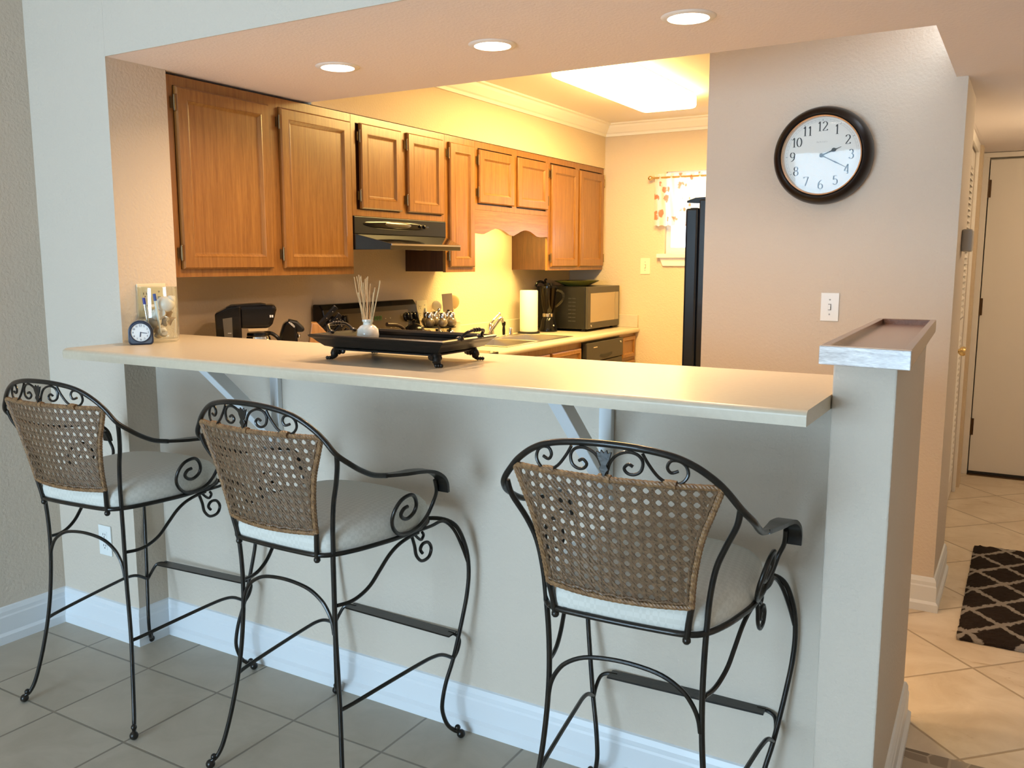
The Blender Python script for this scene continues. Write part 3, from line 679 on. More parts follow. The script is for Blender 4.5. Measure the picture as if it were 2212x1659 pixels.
def spice_rack():
    cx_, cy_ = -2.86, 4.04
    th = thing('spice_rack', 'revolving black wire spice carousel holding the round jars', 'spice rack', (cx_, cy_, CT))
    z = CT
    part('base', G().lathe([(.0001, .0005), (.085, .0005), (.085, .010), (.02, .014), (.0001, .014)], (cx_, cy_, z), 28), BLACKM, th, True)
    part('post', G().tube([(cx_, cy_, z + .014), (cx_, cy_, z + .205)], .006, 10).ball((cx_, cy_, z + .21), .010), CHROME, th, True)
    part('shelf', G().lathe([(.01, .112), (.098, .112), (.098, .115), (.01, .115)], (cx_, cy_, z), 28), BLACKM, th, True)
    for tier, zz in ((0, z + .0145), (1, z + .1155)):
        for k in range(6):
            an = pi / 6 + k * pi / 3 - .35 + .2 * tier; x, y = cx_ + .074 * cos(an), cy_ + .074 * sin(an)
            nm = ['facing the camera', 'next to the utensils', 'behind, against the wall', 'at the back left', 'nearest the stove', 'front left'][k]
            j = thing('spice_jar', 'round glass spice jar with chrome cap, %s tier of the carousel, %s' % (['lower', 'upper'][tier], nm), 'jar', (x, y, zz), group='spice jars in the carousel')
            part('jar', G().lathe([(.0001, .0005), (.012, .0005), (.024, .010), (.029, .027), (.024, .044), (.015, .052), (.014, .056)], (x, y, zz), 20), SPICE, j, True)
            part('cap', G().lathe([(.018, .052), (.0185, .078), (.015, .082), (.0001, .082)], (x, y, zz), 18), CHROME, j, True)
spice_rack()
def utensils():
    x, y, z = -2.935, 4.30, CT
    c = thing('utensil_crock', 'cream crock holding kitchen utensils behind the spice jars', 'crock', (x, y, z))
    part('pot', G().lathe([(.0001, .0005), (.040, .0005), (.042, .02), (.042, .115), (.045, .12), (.040, .12), (.038, .02), (.0001, .015)], (x, y, z), 28), IVORY, c, True)
    s = thing('spatula', 'grey flat spatula standing in the crock', 'spatula', (x, y - .02, z + .02))
    M = Matrix.Translation((x + .012, y - .045, z + .02)) @ Matrix.Rotation(rad(-50), 4, 'Z') @ Matrix.Rotation(.10, 4, 'X') 
    part('handle', G().box(-.004, .004, -.007, .007, .0, .18).xf(M), BLACKM, s)
    part('blade', G().prism([(-.030, .17), (.030, .17), (.034, .275), (-.028, .275)], -.002, .002, 'yz').xf(M), mat('grey_nylon', (.36, .27, .19), .4), s, bevel=.002)
    w = thing('wooden_spoon', 'pale wooden spoon standing in the crock beside the spatula', 'spoon', (x, y + .015, z + .02))
    M = Matrix.Translation((x + .0, y - .04, z + .02)) @ Matrix.Rotation(rad(-50), 4, 'Z') @ Matrix.Rotation(-.10, 4, 'X')
    part('handle', G().tube([(0, 0, 0), (0, 0, .19)], .006, 8).xf(M), SPOONW, w, True)
    part('bowl', G().ball((0, 0, .225), .034, 18, (.25, 1, 1.25)).xf(M), SPOONW, w, True)
    w = thing('serving_spoon', 'clear plastic serving spoon at the left of the crock', 'spoon', (x, y - .03, z + .02))
    M = Matrix.Translation((x - .015, y - .045, z + .02)) @ Matrix.Rotation(rad(-50), 4, 'Z') @ Matrix.Rotation(.30, 4, 'X')
    part('handle', G().tube([(0, 0, 0), (0, 0, .18)], .005, 8).xf(M), IVORY, w, True)
    part('bowl', G().ball((0, 0, .21), .028, 16, (.2, 1, 1.2)).xf(M), IVORY, w, True)
utensils()
solo('dish_sponge', G().box(-2.975, -2.935, 4.49, 4.57, CT + .0005, CT + .03), mat('yellow_green_sponge', (.45, .5, .12), .9, bump=(200, .5, .002)), 'small yellow-green dish sponge behind the sink', 'sponge', bevel=.004)
solo('soap_cup', G().lathe([(.0001, .0005), (.022, .0005), (.026, .04), (.024, .04), (.020, .004), (.0001, .004)], (-2.955, 4.45, CT), 20), CHROME, 'little metal cup behind the sink left of the faucet', 'cup', True)
def towel():
    x, y = -2.89, 5.13
    th = thing('paper_towel_holder', 'black paper towel stand right of the sink', 'paper towel holder', (x, y, CT))
    part('base', G().lathe([(.0001, .0005), (.075, .0005), (.075, .008), (.068, .012), (.0001, .012)], (x, y, CT), 32), BLACKM, th, True)
    part('rod', G().tube([(x, y, CT + .012), (x, y, CT + .285)], .005, 10), BLACKM, th, True)
    n = 48
    solo('paper_towel_roll', G().lathe([(.018, .0), (.059, .0), (.0605, .003), (.0605, .272), (.058, .276), (.018, .276), (.018, 0.0)], (x, y, CT + .013), n), TOWEL, 'full white paper towel roll on the black stand', 'paper towel', True)
towel()
def blender_():
    x, y, z = -2.845, 5.325, CT
    th = thing('blender', 'black blender with glass jug between paper towels and microwave', 'blender', (x, y, z))
    part('base', G().lathe([(.0001, .0005), (.062, .0005), (.064, .012), (.056, .03), (.050, .075), (.040, .095), (.036, .10), (.0001, .10)], (x, y, z), 28), BLACK, th, True)
    part('collar', G().lathe([(.036, .10), (.040, .104), (.040, .125), (.034, .13)], (x, y, z), 28), CHROME, th, True)
    j = part('jug', G().lathe([(.034, .13), (.046, .18), (.056, .26), (.060, .300), (.058, .300), (.054, .26), (.044, .18), (.032, .134), (.0001, .134)], (x, y, z), 28), SMOKE, th, True)
    part('handle', G().tube(spl([(x + .050, y + .02, z + .285), (x + .085, y + .045, z + .27), (x + .088, y + .045, z + .22), (x + .045, y + .022, z + .17)]), .009, 8), GLASS, j, True)
    part('lid', G().lathe([(.061, .300), (.061, .315), (.03, .32), (.028, .335), (.0001, .337)], (x, y, z), 28), BLACK, th, True)
    part('lid_tab', G().tube(spl([(x - .02, y - .01, z + .33), (x - .045, y - .03, z + .345), (x - .065, y - .045, z + .335), (x - .072, y - .052, z + .31)]), .008, 8).tube(spl([(x - .02, y, z + .33), (x - .03, y + .005, z + .352), (x - .02, y + .012, z + .362)]), .007, 8), BLACK, th, True)
    part('switch', G().ball((x + .052, y - .02, z + .045), .007, 10), CHROME, th, True)
blender_()
def microwave():
    x0, x1, y0, y1, z0, z1 = -2.985, -2.605, 5.412, 5.952, CT + .018, 1.228
    th = thing('microwave', 'black microwave in the corner at the far end of the worktop', 'microwave', (-2.80, 5.68, CT))
    cs = part('case', G().box(x0, x1, y0, y1, z0, z1), mat('microwave_black', (.012, .011, .009), .3, spec=.35), th, bevel=.004)
    g = G()
    for k in range(7):
        for c in range(2): g.box(x1 - .10 - .0 - c * .03, x1 - .075 - c * .03, y0 - .0012, y0 + .001, z0 + .05 + k * .026, z0 + .057 + k * .026)
    part('vents', g, DARK, cs)
    dr = part('door', G().box(x1, x1 + .018, y0 + .002, y1 - .002, z0, z1), mat('microwave_front', (.05, .042, .030), .3), th, bevel=.003)
    part('window', G().box(x1 + .018, x1 + .0195, y0 + .045, y1 - .085, z0 + .045, z1 - .045), mat('microwave_window', (.50, .40, .27), .22, .55), dr)
    part('keypad', G().box(x1 + .018, x1 + .0195, y1 - .08, y1 - .02, z0 + .045, z1 - .045), mat('microwave_keypad', (.38, .31, .21), .3), dr)
    part('button', G().lathe([(.007, 0), (.007, .002)], (x1 + .018, y0 + .06, z0 + .02), 14, 'x'), CHROME, dr)
    for (x, y) in ((x0 + .03, y0 + .03), (x1 - .03, y0 + .03), (x0 + .03, y1 - .03), (x1 - .03, y1 - .03)):
        part('foot', G().lathe([(.012, .0005), (.012, .018)], (x, y, CT), 12), BLACKM, th, True)
    pl = G(); px_, py_ = -2.79, 5.655
    pl.lathe([(.0001, .0005), (.085, .0005), (.09, .004), (.150, .034), (.155, .040), (.150, .040), (.088, .010), (.0001, .006)], (0, 0, 0), 40); pl.v = [(px_ + x * .95, py_ + y * 1.42, 1.229 + z * .95) for x, y, z in pl.v]
    solo('serving_platter', pl, mat('green_glaze', (.27, .27, .05), .2, coat=.5), 'olive green oval serving platter on top of the microwave', 'platter', True)
microwave()
def fridge():
    th = thing('refrigerator', 'black refrigerator partly hidden behind the clock wall', 'refrigerator', (-1.05, 4.3, 0))
    FB = mat('fridge_black', (.006, .008, .012), .25, coat=.2)
    part('cabinet', G().box(-1.335, -.62, 3.97, 4.74, .02, 1.685), FB, th, bevel=.006)
    part('grille', G().box(-1.34, -.63, 3.98, 4.73, .0005, .0195), DARK, th)
    d = part('door', G().box(-1.402, -1.338, 3.972, 4.38, .06, 1.648), mat('fridge_door_black', (.008, .014, .024), .28), th, bevel=.012)
    d2 = part('door', G().box(-1.402, -1.338, 4.39, 4.738, .06, 1.648), FB, th, bevel=.012)
    part('gasket', G().box(-1.338, -1.335, 3.985, 4.73, .07, 1.64), DARK, th)
    part('hinge_cap', G().prism([(-1.398, 1.672), (-1.35, 1.668), (-1.30, 1.668), (-1.30, 1.696), (-1.36, 1.694), (-1.398, 1.682)], 3.98, 4.06, 'xz'), FB, th, bevel=.002)
    part('handle', G().tube(spl([(-1.402, 4.345, 1.45), (-1.44, 4.345, 1.42), (-1.442, 4.345, 1.1), (-1.44, 4.345, .75), (-1.402, 4.345, .72)]), .011, 10), FB, d, True)
    part('handle', G().tube(spl([(-1.402, 4.425, 1.45), (-1.44, 4.425, 1.42), (-1.442, 4.425, 1.1), (-1.44, 4.425, .75), (-1.402, 4.425, .72)]), .011, 10), FB, d2, True)
fridge()

# ------------------------------------------------------------------ things on the bar
BT = 1.117
def tray():
    TR = mat('dark_bronze_tray', (.022, .017, .013), .3, .5, bump=(60, .2, .001))
    x0, x1, y0, y1 = -1.782, -1.312, 1.868, 2.135; bx0, bx1, by0, by1 = -1.715, -1.365, 1.905, 2.110; z0, z1 = BT + .036, BT + .076
    th = thing('footed_tray', 'dark metal rectangular tray with handles and claw feet on the bar', 'tray', (-1.565, 2.005, BT))
    def R(a, b, c, d, z): return [(a, c, z), (b, c, z), (b, d, z), (a, d, z)]
    def lerp(t, o=0.0, z=0):
        return R(bx0 + (x0 - bx0) * t + o, bx1 + (x1 - bx1) * t - o, by0 + (y0 - by0) * t + o, by1 + (y1 - by1) * t - o, z)
    loops = [lerp(0, .0, z0), lerp(.42, 0, z0 + .006), lerp(.72, 0, z0 + .02), lerp(.86, 0, z1 - .012), lerp(1, 0, z1 - .008), lerp(1, -.003, z1 - .003), lerp(1, .002, z1), lerp(1, .010, z1), lerp(1, .016, z1 - .006), lerp(.84, .012, z1 - .014), lerp(.66, .006, z0 + .022), lerp(.38, .006, z0 + .010), lerp(0, .01, z0 + .005)]
    g = G(); vs = [p for l in loops for p in l]; fs = [(3, 2, 1, 0)]
    for i in range(len(loops) - 1):
        for k in range(4): fs.append((i * 4 + k, i * 4 + (k + 1) % 4, i * 4 + 4 + (k + 1) % 4, i * 4 + 4 + k))
    n = (len(loops) - 1) * 4; fs.append((n, n + 1, n + 2, n + 3)); g.add(vs, fs)
    part('dish', g, TR, th)
    part('base_band', G().box(bx0 - .004, bx1 + .004, by0 - .004, by1 + .004, z0 - .006, z0 - .0005), TR, th, bevel=.002)
    for (x, y, sx, sy) in ((-1.735, 1.912, -1, -1), (-1.352, 1.905, 1, -1), (-1.735, 2.106, -1, 1), (-1.355, 2.106, 1, 1)):
        ix, iy = x - sx * .018, y - sy * .01
        f = G().tube(spl([(ix, iy, z0 - .004), (x - sx * .008, y - sy * .004, BT + .024), (x - sx * .006, y, BT + .012), (x, y + sy * .004, BT + .0115)]), [.016] * 5 + [.0115] * 7 + [.009] * 6 + [.010], 10)
        for q in (-.006, 0, .006): f.ball((x + sx * .005 + (q if sx * sy < 0 else q), y + sy * .005 + (q * .6), BT + .0058), .0056, 8)
        for q in (-.014, .014): f.ball((ix + q, iy, z0 - .010), .010, 8, (1, .6, .9)); f.ball((ix, iy + q, z0 - .010), .010, 8, (.6, 1, .9))
        part('foot', f, TR, th, True)
    for s in (-1, 1):
        xe = x0 if s < 0 else x1; yc = 2.006
        h = G(); path = [(xe - s * .004, yc - .050, z1 - .002), (xe + s * .006, yc - .048, z1 + .009), (xe + s * .016, yc - .036, z1 + .019), (xe + s * .018, yc, z1 + .022), (xe + s * .016, yc + .036, z1 + .019), (xe + s * .006, yc + .048, z1 + .009), (xe - s * .004, yc + .050, z1 - .002)]
        h.tube(spl(path), .0045, 8)
        for q in (-.050, .050): h.ball((xe - s * .004, yc + q, z1), .010, 10, (1.3, 1, .7))
        for q in (-.012, 0, .012): h.ball((xe + s * .018, yc + q, z1 + .022), .0065, 8)
        part('handle', h, TR, th, True)
tray()
def diffuser():
    x, y, z = -1.698, 2.03, BT + .0415
    th = thing('reed_diffuser', 'small white round reed diffuser bottle on the dark tray', 'reed diffuser', (x, y, z))
    b = part('bottle', G().lathe([(.0001, .0005), (.024, .0005), (.031, .010), (.0335, .025), (.031, .041), (.022, .051), (.014, .055), (.0125, .062), (.0165, .064), (.0165, .070), (.012, .0705), (.011, .055), (.0001, .052)], (x, y, z), 36), mat('pearl_glass', (.82, .78, .70), .12, coat=.6, var=(28, .4, (.66, .55, .42))), th, True)
    RE = mat('dry_reed', (.52, .33, .15), .7, var=(90, .3, (.66, .46, .24)))
    for k in range(15):
        a = random.uniform(0, 2 * pi); s = random.uniform(.1, 1) ** .8
        tops = [(-.048, .0), (-.038, .01), (-.030, -.01), (-.024, .0), (-.016, .012), (-.012, -.012), (-.004, .004), (-.002, -.014), (.004, .012), (.008, -.004), (.018, .008), (.036, -.006), (.047, .006), (.052, -.002), (-.02, -.016)][k]
        h = [.196, .202, .198, .196, .19, .200, .194, .180, .176, .198, .15, .165, .182, .186, .15][k]
        bx, by = tops[0] * .18, tops[1] * .25
        p = [(x + bx + (tops[0] - bx) * t + random.uniform(-.0022, .0022) * (0 < t < 1), y + by + (tops[1] - by) * t, z + .03 + (h - .03) * t) for t in (0, .2, .4, .6, .8, 1)]
        part('reed', G().tube(spl(p, 3), .0012 if k < 11 else .0017, 6), RE, th, True)
diffuser()
def shell_jar():
    x, y, z = -2.660, 2.035, BT
    th = thing('glass_jar', 'clear glass jar filled with sea shells and pens at the bar end', 'jar', (x, y, z))
    part('glass', G().lathe([(.0001, .0008), (.060, .0008), (.067, .008), (.0685, .06), (.0685, .15), (.066, .188), (.067, .195), (.0645, .195), (.0635, .186), (.066, .15), (.066, .06), (.062, .012), (.0001, .009)], (x, y, z), 44), GLASS, th, True)
    SH = [mat('white_shell', (.82, .76, .70), .35, bump=(80, .4, .003)), mat('tan_shell', (.62, .43, .27), .4, var=(40, .3, (.8, .66, .5)), bump=(80, .4, .003)), mat('grey_shell', (.42, .38, .34), .4, bump=(80, .5, .003))]
    def shell(c, r, kind, ax):
        g = G(); vs = []; fs = []
        if kind == 0:      # conch: spiral of shrinking rings
            pts = []; rr = []
            for k in range(40):
                t = k / 39; a = t * 6 * pi; R_ = r * .5 * (1 - t) ; pts.append((R_ * cos(a), R_ * sin(a), r * 1.5 * t - r * .6)); rr.append(max(r * .52 * (1 - t), r * .02))
            g.tube(pts, rr, 10)
        elif kind == 1:    # scallop: fan with ribs
            n, m = 25, 7
            for j in range(m + 1):
                for i in range(n + 1):
                    a = -1.15 + 2.3 * i / n; q = j / m; rr_ = r * 1.3 * q; h = r * .45 * sin(pi * min(q, 1) * .62) + r * .035 * (i % 2) * q
                    vs.append((rr_ * sin(a), rr_ * cos(a) - r * .6, h))
            for j in range(m):
                for i in range(n): fs.append((j * (n + 1) + i, j * (n + 1) + i + 1, (j + 1) * (n + 1) + i + 1, (j + 1) * (n + 1) + i))
            g.add(vs, fs)
        else:              # moon snail
            g.ball((0, 0, 0), r * .9, 16, (1, .8, .85)); g.ball((r * .5, 0, r * .4), r * .45, 12); g.ball((r * .75, 0, r * .62), r * .2, 10)
        g.xf(Matrix.Translation(c) @ Matrix.Rotation(ax[0], 4, 'X') @ Matrix.Rotation(ax[1], 4, 'Y') @ Matrix.Rotation(ax[2], 4, 'Z'))
        return g
    specs = [((.025, -.028, .112), .036, 2, 0, 'large glossy white shell high in the jar'), ((-.012, -.035, .085), .026, 0, 0, 'white spiral shell in the middle of the jar'),
             ((.034, -.012, .082), .028, 1, 1, 'tan fan shell at the right of the jar'), ((-.028, -.02, .055), .024, 2, 2, 'grey speckled round shell at the left of the jar'),
             ((.012, -.043, .03), .020, 0, 0, 'small white spiral shell near the jar bottom'), ((.038, .018, .05), .024, 1, 1, 'tan shell low at the right of the jar'),
             ((-.03, .022, .034), .024, 0, 1, 'tan spiral shell low at the back of the jar'), ((.0, .005, .028), .024, 0, 1, 'tan spiral shell at the jar centre bottom'),
             ((-.018, .03, .10), .026, 1, 0, 'white fan shell at the back of the jar'), ((.02, .034, .10), .022, 0, 1, 'tan spiral shell behind the large white shell'),
             ((.034, -.03, .052), .018, 1, 0, 'small white fan shell at the lower right of the jar'), ((-.036, -.022, .022), .018, 1, 2, 'grey fan shell at the jar bottom left'), ((.02, -.015, .062), .018, 0, 2, 'grey spiral shell in the jar centre')]
    for (c, r, k, m_, lb) in specs:
        u_, v_ = c[0] * .84 + .004, -c[1] * .68; cc = (x + u_ * .61 + v_ * .79, y + u_ * .79 - v_ * .61, z + c[2] * 1.12 + .008)
        solo('sea_shell', shell(cc, r * 1.03, k, (random.uniform(-1, 1), random.uniform(-1, 1), random.uniform(0, 6))), SH[m_], lb, 'shell', True, group='sea shells in the glass jar')
    for (bx, tx, tz, m1, m2, nm, lb) in ((-.045, -.052, .160, mat('pen_blue', (.02, .03, .35), .3), CHROME, 'pen', 'blue and silver ballpoint pen at the left in the glass jar'),
                                 (.0, -.012, .170, WHITE, mat('pen_blue_cap', (.05, .10, .4), .3), 'pen', 'white pen with a blue tip in the glass jar')):
        yy = y - .028 if nm and bx < 0 else y - .058
        if bx < 0: A, B = Vector((x + .010, y - .046, z + .030)), Vector((x + .001, y - .057, z + .158))
        else: A, B = Vector((x + .042, y - .026, z + .035)), Vector((x + .034, y - .038, z + .172))
        p = thing('pen', lb, 'pen', A)
        C1 = A.lerp(B, .82)
        part('barrel', G().tube([A, A.lerp(B, .5), C1], [.0028, .0055, .0052], 10), m2 if bx < 0 else m1, p, True)
        part('cap', G().tube([C1, B], .0055, 10), m1 if bx < 0 else m2, p, True)
shell_jar()

# digits drawn with a broad nib : polylines in a 0..1 (x) by 0..1 (y) box
def arc(cx, cy, rx, ry, a0, a1, n=14): return [(cx + rx * cos(rad(a0 + (a1 - a0) * k / n)), cy + ry * sin(rad(a0 + (a1 - a0) * k / n))) for k in range(n + 1)]
DIG = {'0': [arc(.3, .5, .27, .48, 90, 450, 26)], '1': [[(.3, 0), (.3, 1)], [(.13, .80), (.3, 1)], [(.14, 0), (.46, 0)]],
       '2': [arc(.3, .73, .24, .25, 165, -35, 16) + [(.06, .03)], [(.05, .03), (.56, .03)], [(.56, .03), (.58, .16)]],
       '3': [arc(.28, .76, .21, .22, 160, -80, 16), arc(.28, .27, .26, .27, 85, -155, 18)],
       '4': [[(.42, 0), (.42, 1)], [(.42, 1), (.02, .28)], [(.02, .28), (.60, .28)], [(.28, 0), (.56, 0)]],
       '5': [[(.12, .97), (.52, .97)], [(.12, .97), (.09, .53)], arc(.28, .32, .26, .31, 130, -150, 20)],
       '6': [arc(.52, .42, .47, .56, 95, 180, 12) + arc(.3, .29, .25, .28, 180, 180, 1), arc(.3, .29, .25, .28, 180, 540, 24)],
       '7': [[(.04, .97), (.56, .97)], [(.56, .97), (.38, .45), (.22, 0)], [(.04, .97), (.03, .82)]],
       '8': [arc(.3, .76, .20, .22, 90, 450, 22), arc(.3, .27, .25, .26, 90, 450, 22)],
       '9': [arc(.3, .71, .25, .28, 0, 360, 24), arc(.08, .58, .47, .56, -85, 0, 12)]}
def glyph(g, ch, x, z, w, h, y, thick, thin, flip=1):
    for st in DIG[ch]:
        pts = [Vector((x + px_ * w * flip, z + pz * h)) for px_, pz in st]; m = len(pts); L_, R_ = [], []
        for i in range(m):
            a, b = pts[max(i - 1, 0)], pts[min(i + 1, m - 1)]; d = (b - a)
            d = d.normalized() if d.length > 1e-9 else Vector((0, 1)); th_ = thin + (thick - thin) * abs(d.y) ** 1.5
            nrm = Vector((-d.y, d.x)) * th_ * .5; L_.append(pts[i] + nrm); R_.append(pts[i] - nrm)
        b0 = len(g.v); g.v += [(p.x, y, p.y) for p in L_] + [(p.x, y, p.y) for p in R_]
        g.f += [(b0 + i, b0 + i + 1, b0 + m + i + 1, b0 + m + i) for i in range(m - 1)]
def clock():
    cx_, cz_ = -.747, 1.822; yw = YC
    th = thing('wall_clock', 'round wall clock with dark brown frame and white dial', 'clock', (cx_, yw - .0095, cz_), local=True); th.rotation_euler = (rad(2.5), 0, 0)
    FR_ = mat('espresso_frame', (.008, .004, .003), .3, spec=.4)
    part('frame', G().lathe([(.186, -.0005), (.192, -.014), (.191, -.040), (.184, -.064), (.173, -.078), (.163, -.080), (.157, -.072), (.154, -.062), (.154, -.044), (.0001, -.044), (.0001, -.0005)], (0, 0, 0), 72, 'y'), FR_, th, True)
    part('bezel', G().lathe([(.1545, -.012), (.1545, -.038), (.150, -.036), (.148, -.022), (.148, -.012)], (0, 0, 0), 72, 'y'), mat('rose_gold', (.72, .50, .34), .25, .8), th, True)
    part('dial', G().lathe([(.0001, -.0135), (.150, -.0135), (.150, -.0105), (.0001, -.0105)], (0, 0, 0), 64, 'y'), mat('dial_white', (.80, .82, .80), .5), th)
    INK = mat('dial_ink', (.05, .055, .055), .5); g = G(); yy = -.0142
    for k in range(1, 13):
        a = rad(90 - 30 * k); r = .113; s = str(k); h = .036; w = .033; adv = .0195
        X, Z = r * cos(a), r * sin(a); tot = adv * len(s)
        for i, ch in enumerate(s): glyph(g, ch, X - tot / 2 + i * adv - .001, Z - h / 2, w, h, yy, .0050, .0014)
    part('numerals', g, INK, th)
    t = G()
    for k in range(60):
        a = rad(6 * k); r0, r1 = (.1365, .1395) if k % 5 else (.134, .1405); w = .0005 if k % 5 else .0012
        c, s = cos(a), sin(a); t.add([(r0 * c - w * s, yy, r0 * s + w * c), (r0 * c + w * s, yy, r0 * s - w * c), (r1 * c + w * s, yy, r1 * s - w * c), (r1 * c - w * s, yy, r1 * s + w * c)], [(0, 1, 2, 3)])
    for k in range(72):
        a, b = 2 * pi * k / 72, 2 * pi * (k + 1) / 72
        for r0, r1 in ((.1335, .1340), (.1405, .1410)): t.add([(r0 * cos(a), yy, r0 * sin(a)), (r0 * cos(b), yy, r0 * sin(b)), (r1 * cos(b), yy, r1 * sin(b)), (r1 * cos(a), yy, r1 * sin(a))], [(0, 1, 2, 3)])
    part('minute_track', t, mat('track_grey', (.30, .36, .38), .5), th)
    b = G(); xx = -.021   # faded maker name, strokes only as legible as in the photo
    for k in range(8):
        b.box(xx, xx + .0008, yy, yy + .0004, .0500, .0555)
        if k % 2 == 0: b.box(xx, xx + .0036, yy, yy + .0004, .0548, .0556)
        if k in (0, 1, 4, 6): b.box(xx, xx + .0036, yy, yy + .0004, .0522, .0529)
        if k in (1, 3, 5): b.box(xx, xx + .0036, yy, yy + .0004, .0500, .0507)
        if k in (0, 2, 5, 7): b.box(xx + .003, xx + .0038, yy, yy + .0004, .0500, .0553)
        xx += .0053
    part('faint_lettering', b, mat('faded_ink', (.55, .57, .57), .5), th)
    def hand(name, ang, poly, y0_):
        a = rad(90 - ang); M = Matrix.Rotation(-a, 4, 'Y')
        part(name, G().prism(poly, y0_, y0_ - .001, 'xz').xf(M), INK, th)
    hand('hour_hand', 68, [(-.004, -.0025), (.040, -.0025), (.046, -.008), (.053, -.008), (.060, -.0015), (.080, -.0006), (.080, .0006), (.060, .0015), (.053, .008), (.046, .008), (.040, .0025), (-.004, .0025)], -.018)
    hand('minute_hand', 118, [(-.004, -.0018), (.055, -.0018), (.062, -.0035), (.068, -.0018), (.112, -.0006), (.112, .0006), (.068, .0018), (.062, .0035), (.055, .0018), (-.004, .0018)], -.020)
    part('hub', G().lathe([(.008, -.014), (.008, -.0215), (.0001, -.0225)], (0, 0, 0), 20, 'y'), INK, th, True)
    part('glass', G().lathe([(.0001, -.0325), (.10, -.0318), (.149, -.030), (.149, -.0285), (.10, -.0303), (.0001, -.031)], (0, 0, 0), 64, 'y'), AR, th, True)
    for ch in th.children:
        if ch.name.split('.')[0] != 'frame': ch.location = (0, -.034, 0)
clock()
def alarm_clock():
    th = thing('alarm_clock', 'small dark blue travel alarm clock standing in front of the shell jar', 'clock', (-2.621, 1.931, BT), 0, local=True); th.scale = (.93, .93, .93)
    th.rotation_euler = (0, 0, rad(52))
    D_ = mat('navy_plastic', (.02, .03, .06), .35); F_ = mat('slate_face', (.10, .14, .20), .45)
    def outline(w, h, r=.012):
        p = [(-w + r, 0.0), (w - r, 0.0)] + [(w - r + r * sin(a), r - r * cos(a)) for a in [pi / 2 * k / 4 for k in range(1, 5)]]
        p += [(w * cos(a), h - w * 1.0 + w * sin(a)) for a in [pi * k / 16 for k in range(17)]]
        p += [(-w + r - r * cos(a), r - r * sin(a)) for a in [pi / 2 * k / 4 for k in range(0, 4)]]
        return p
    o = [(x, z + .0008) for x, z in outline(.043, .089)]
    part('case', G().prism(o, -.018, .020, 'xz'), D_, th, bevel=.003)
    part('face_plate', G().prism([(x * .88, .044 + (z - .044) * .88) for x, z in o], -.0192, -.0182, 'xz'), F_, th)
    part('rim', G().lathe([(.036, -.0192), (.036, -.024), (.033, -.024), (.033, -.0192)], (0, 0, .046), 36, 'y'), D_, th, True)
    part('dial', G().lathe([(.0001, -.0215), (.0332, -.0215), (.0332, -.0195)], (0, 0, .046), 36, 'y'), mat('alarm_dial', (.75, .85, .9), .3), th, True)
    g = G(); INK = mat('alarm_ink', (.05, .07, .12), .5)
    for k in range(1, 13):
        a = rad(90 - 30 * k); s = str(k); h = .0062 if k != 12 else .008; w = h; adv = h * .62
        X, Z = .0258 * cos(a), .046 + .0258 * sin(a)
        for i, ch in enumerate(s): glyph(g, ch, X - adv * len(s) / 2 + i * adv, Z - h / 2, w, h, -.0221, .0011, .0006)
    part('numerals', g, INK, th)
    part('hour_hand', G().box(-.0018, .0018, -.0228, -.0222, -.002, .016).xf(Matrix.Translation((0, 0, .046)) @ Matrix.Rotation(rad(-172), 4, 'Y')), INK, th)
    part('minute_hand', G().box(-.001, .001, -.0236, -.023, -.002, .022).xf(Matrix.Translation((0, 0, .046)) @ Matrix.Rotation(rad(100), 4, 'Y')), INK, th)
    part('snooze_bar', G().tube([(.030 * cos(a), 0, .051 + .040 * sin(a)) for a in [rad(45 + 90 * k / 8) for k in range(9)]], .003, 8, flat=(.02, .003)), CHROME, th)
alarm_clock()

# ------------------------------------------------------------------ plates on the walls
def plate(name, label, cat, c, w, h, axis, m, bits, pm=None):
    """axis 'y-': on a wall facing -y ; 'x+': on a wall facing +x. bits: (u,v,hw,hh,protrude)"""
    th = thing(name, label, cat, c)
    def bx(u0, u1, v0, v1, d0, d1):
        if axis == 'y-': return G().box(c[0] + u0, c[0] + u1, c[1] - d1, c[1] - d0, c[2] + v0, c[2] + v1)
        return G().box(c[0] + d0, c[0] + d1, c[1] + u0, c[1] + u1, c[2] + v0, c[2] + v1)
    part('cover_plate', bx(-w / 2, w / 2, -h / 2, h / 2, .0005, .006), m, th, bevel=.002)
    for (nm, u, v, hw, hh, d, mm) in bits: part(nm, bx(u - hw, u + hw, v - hh, v + hh, .006, .006 + d), mm, th)
    return th
SW = lambda u=0: [('toggle', u, 0, .004, .010, .010, WHITE), ('toggle_slot', u, 0, .006, .013, .0006, mat('slot_grey', (.25, .25, .24), .5)), ('screw', u, .030, .003, .003, .001, mat('screw_grey', (.35, .35, .33), .4)), ('screw', u, -.030, .003, .003, .001, mat('screw_grey2', (.35, .35, .33), .4))]
def OUT(u=0, m=IVORY):
    r = []
    for v in (.021, -.021):
        r += [('socket', u, v, .014, .014, .0015, m), ('slot', u - .006, v + .003, .001, .004, .0022, DARK), ('slot', u + .006, v + .003, .001, .004, .0022, DARK), ('slot', u, v - .007, .002, .002, .0022, DARK)]
    return r
plate('light_switch', 'white light switch plate on the wall below the round clock', 'light switch', (-.697, YC, 1.215), .072, .116, 'y-', WHITE, SW())
plate('light_switch', 'ivory switch plate on the kitchen back wall left of the window', 'light switch', (-2.405, YB, 1.367), .075, .115, 'y-', IVORY, [(a, b, c_, d, e, f, IVORY if a == 'toggle' else mt) for (a, b, c_, d, e, f, mt) in SW()])
plate('wall_outlet', 'double ivory outlet and switch plate on the pier above the jar', 'outlet', (PX, 2.066, 1.262), .120, .118, 'x+', IVORY, OUT(-.03) + SW(.03))
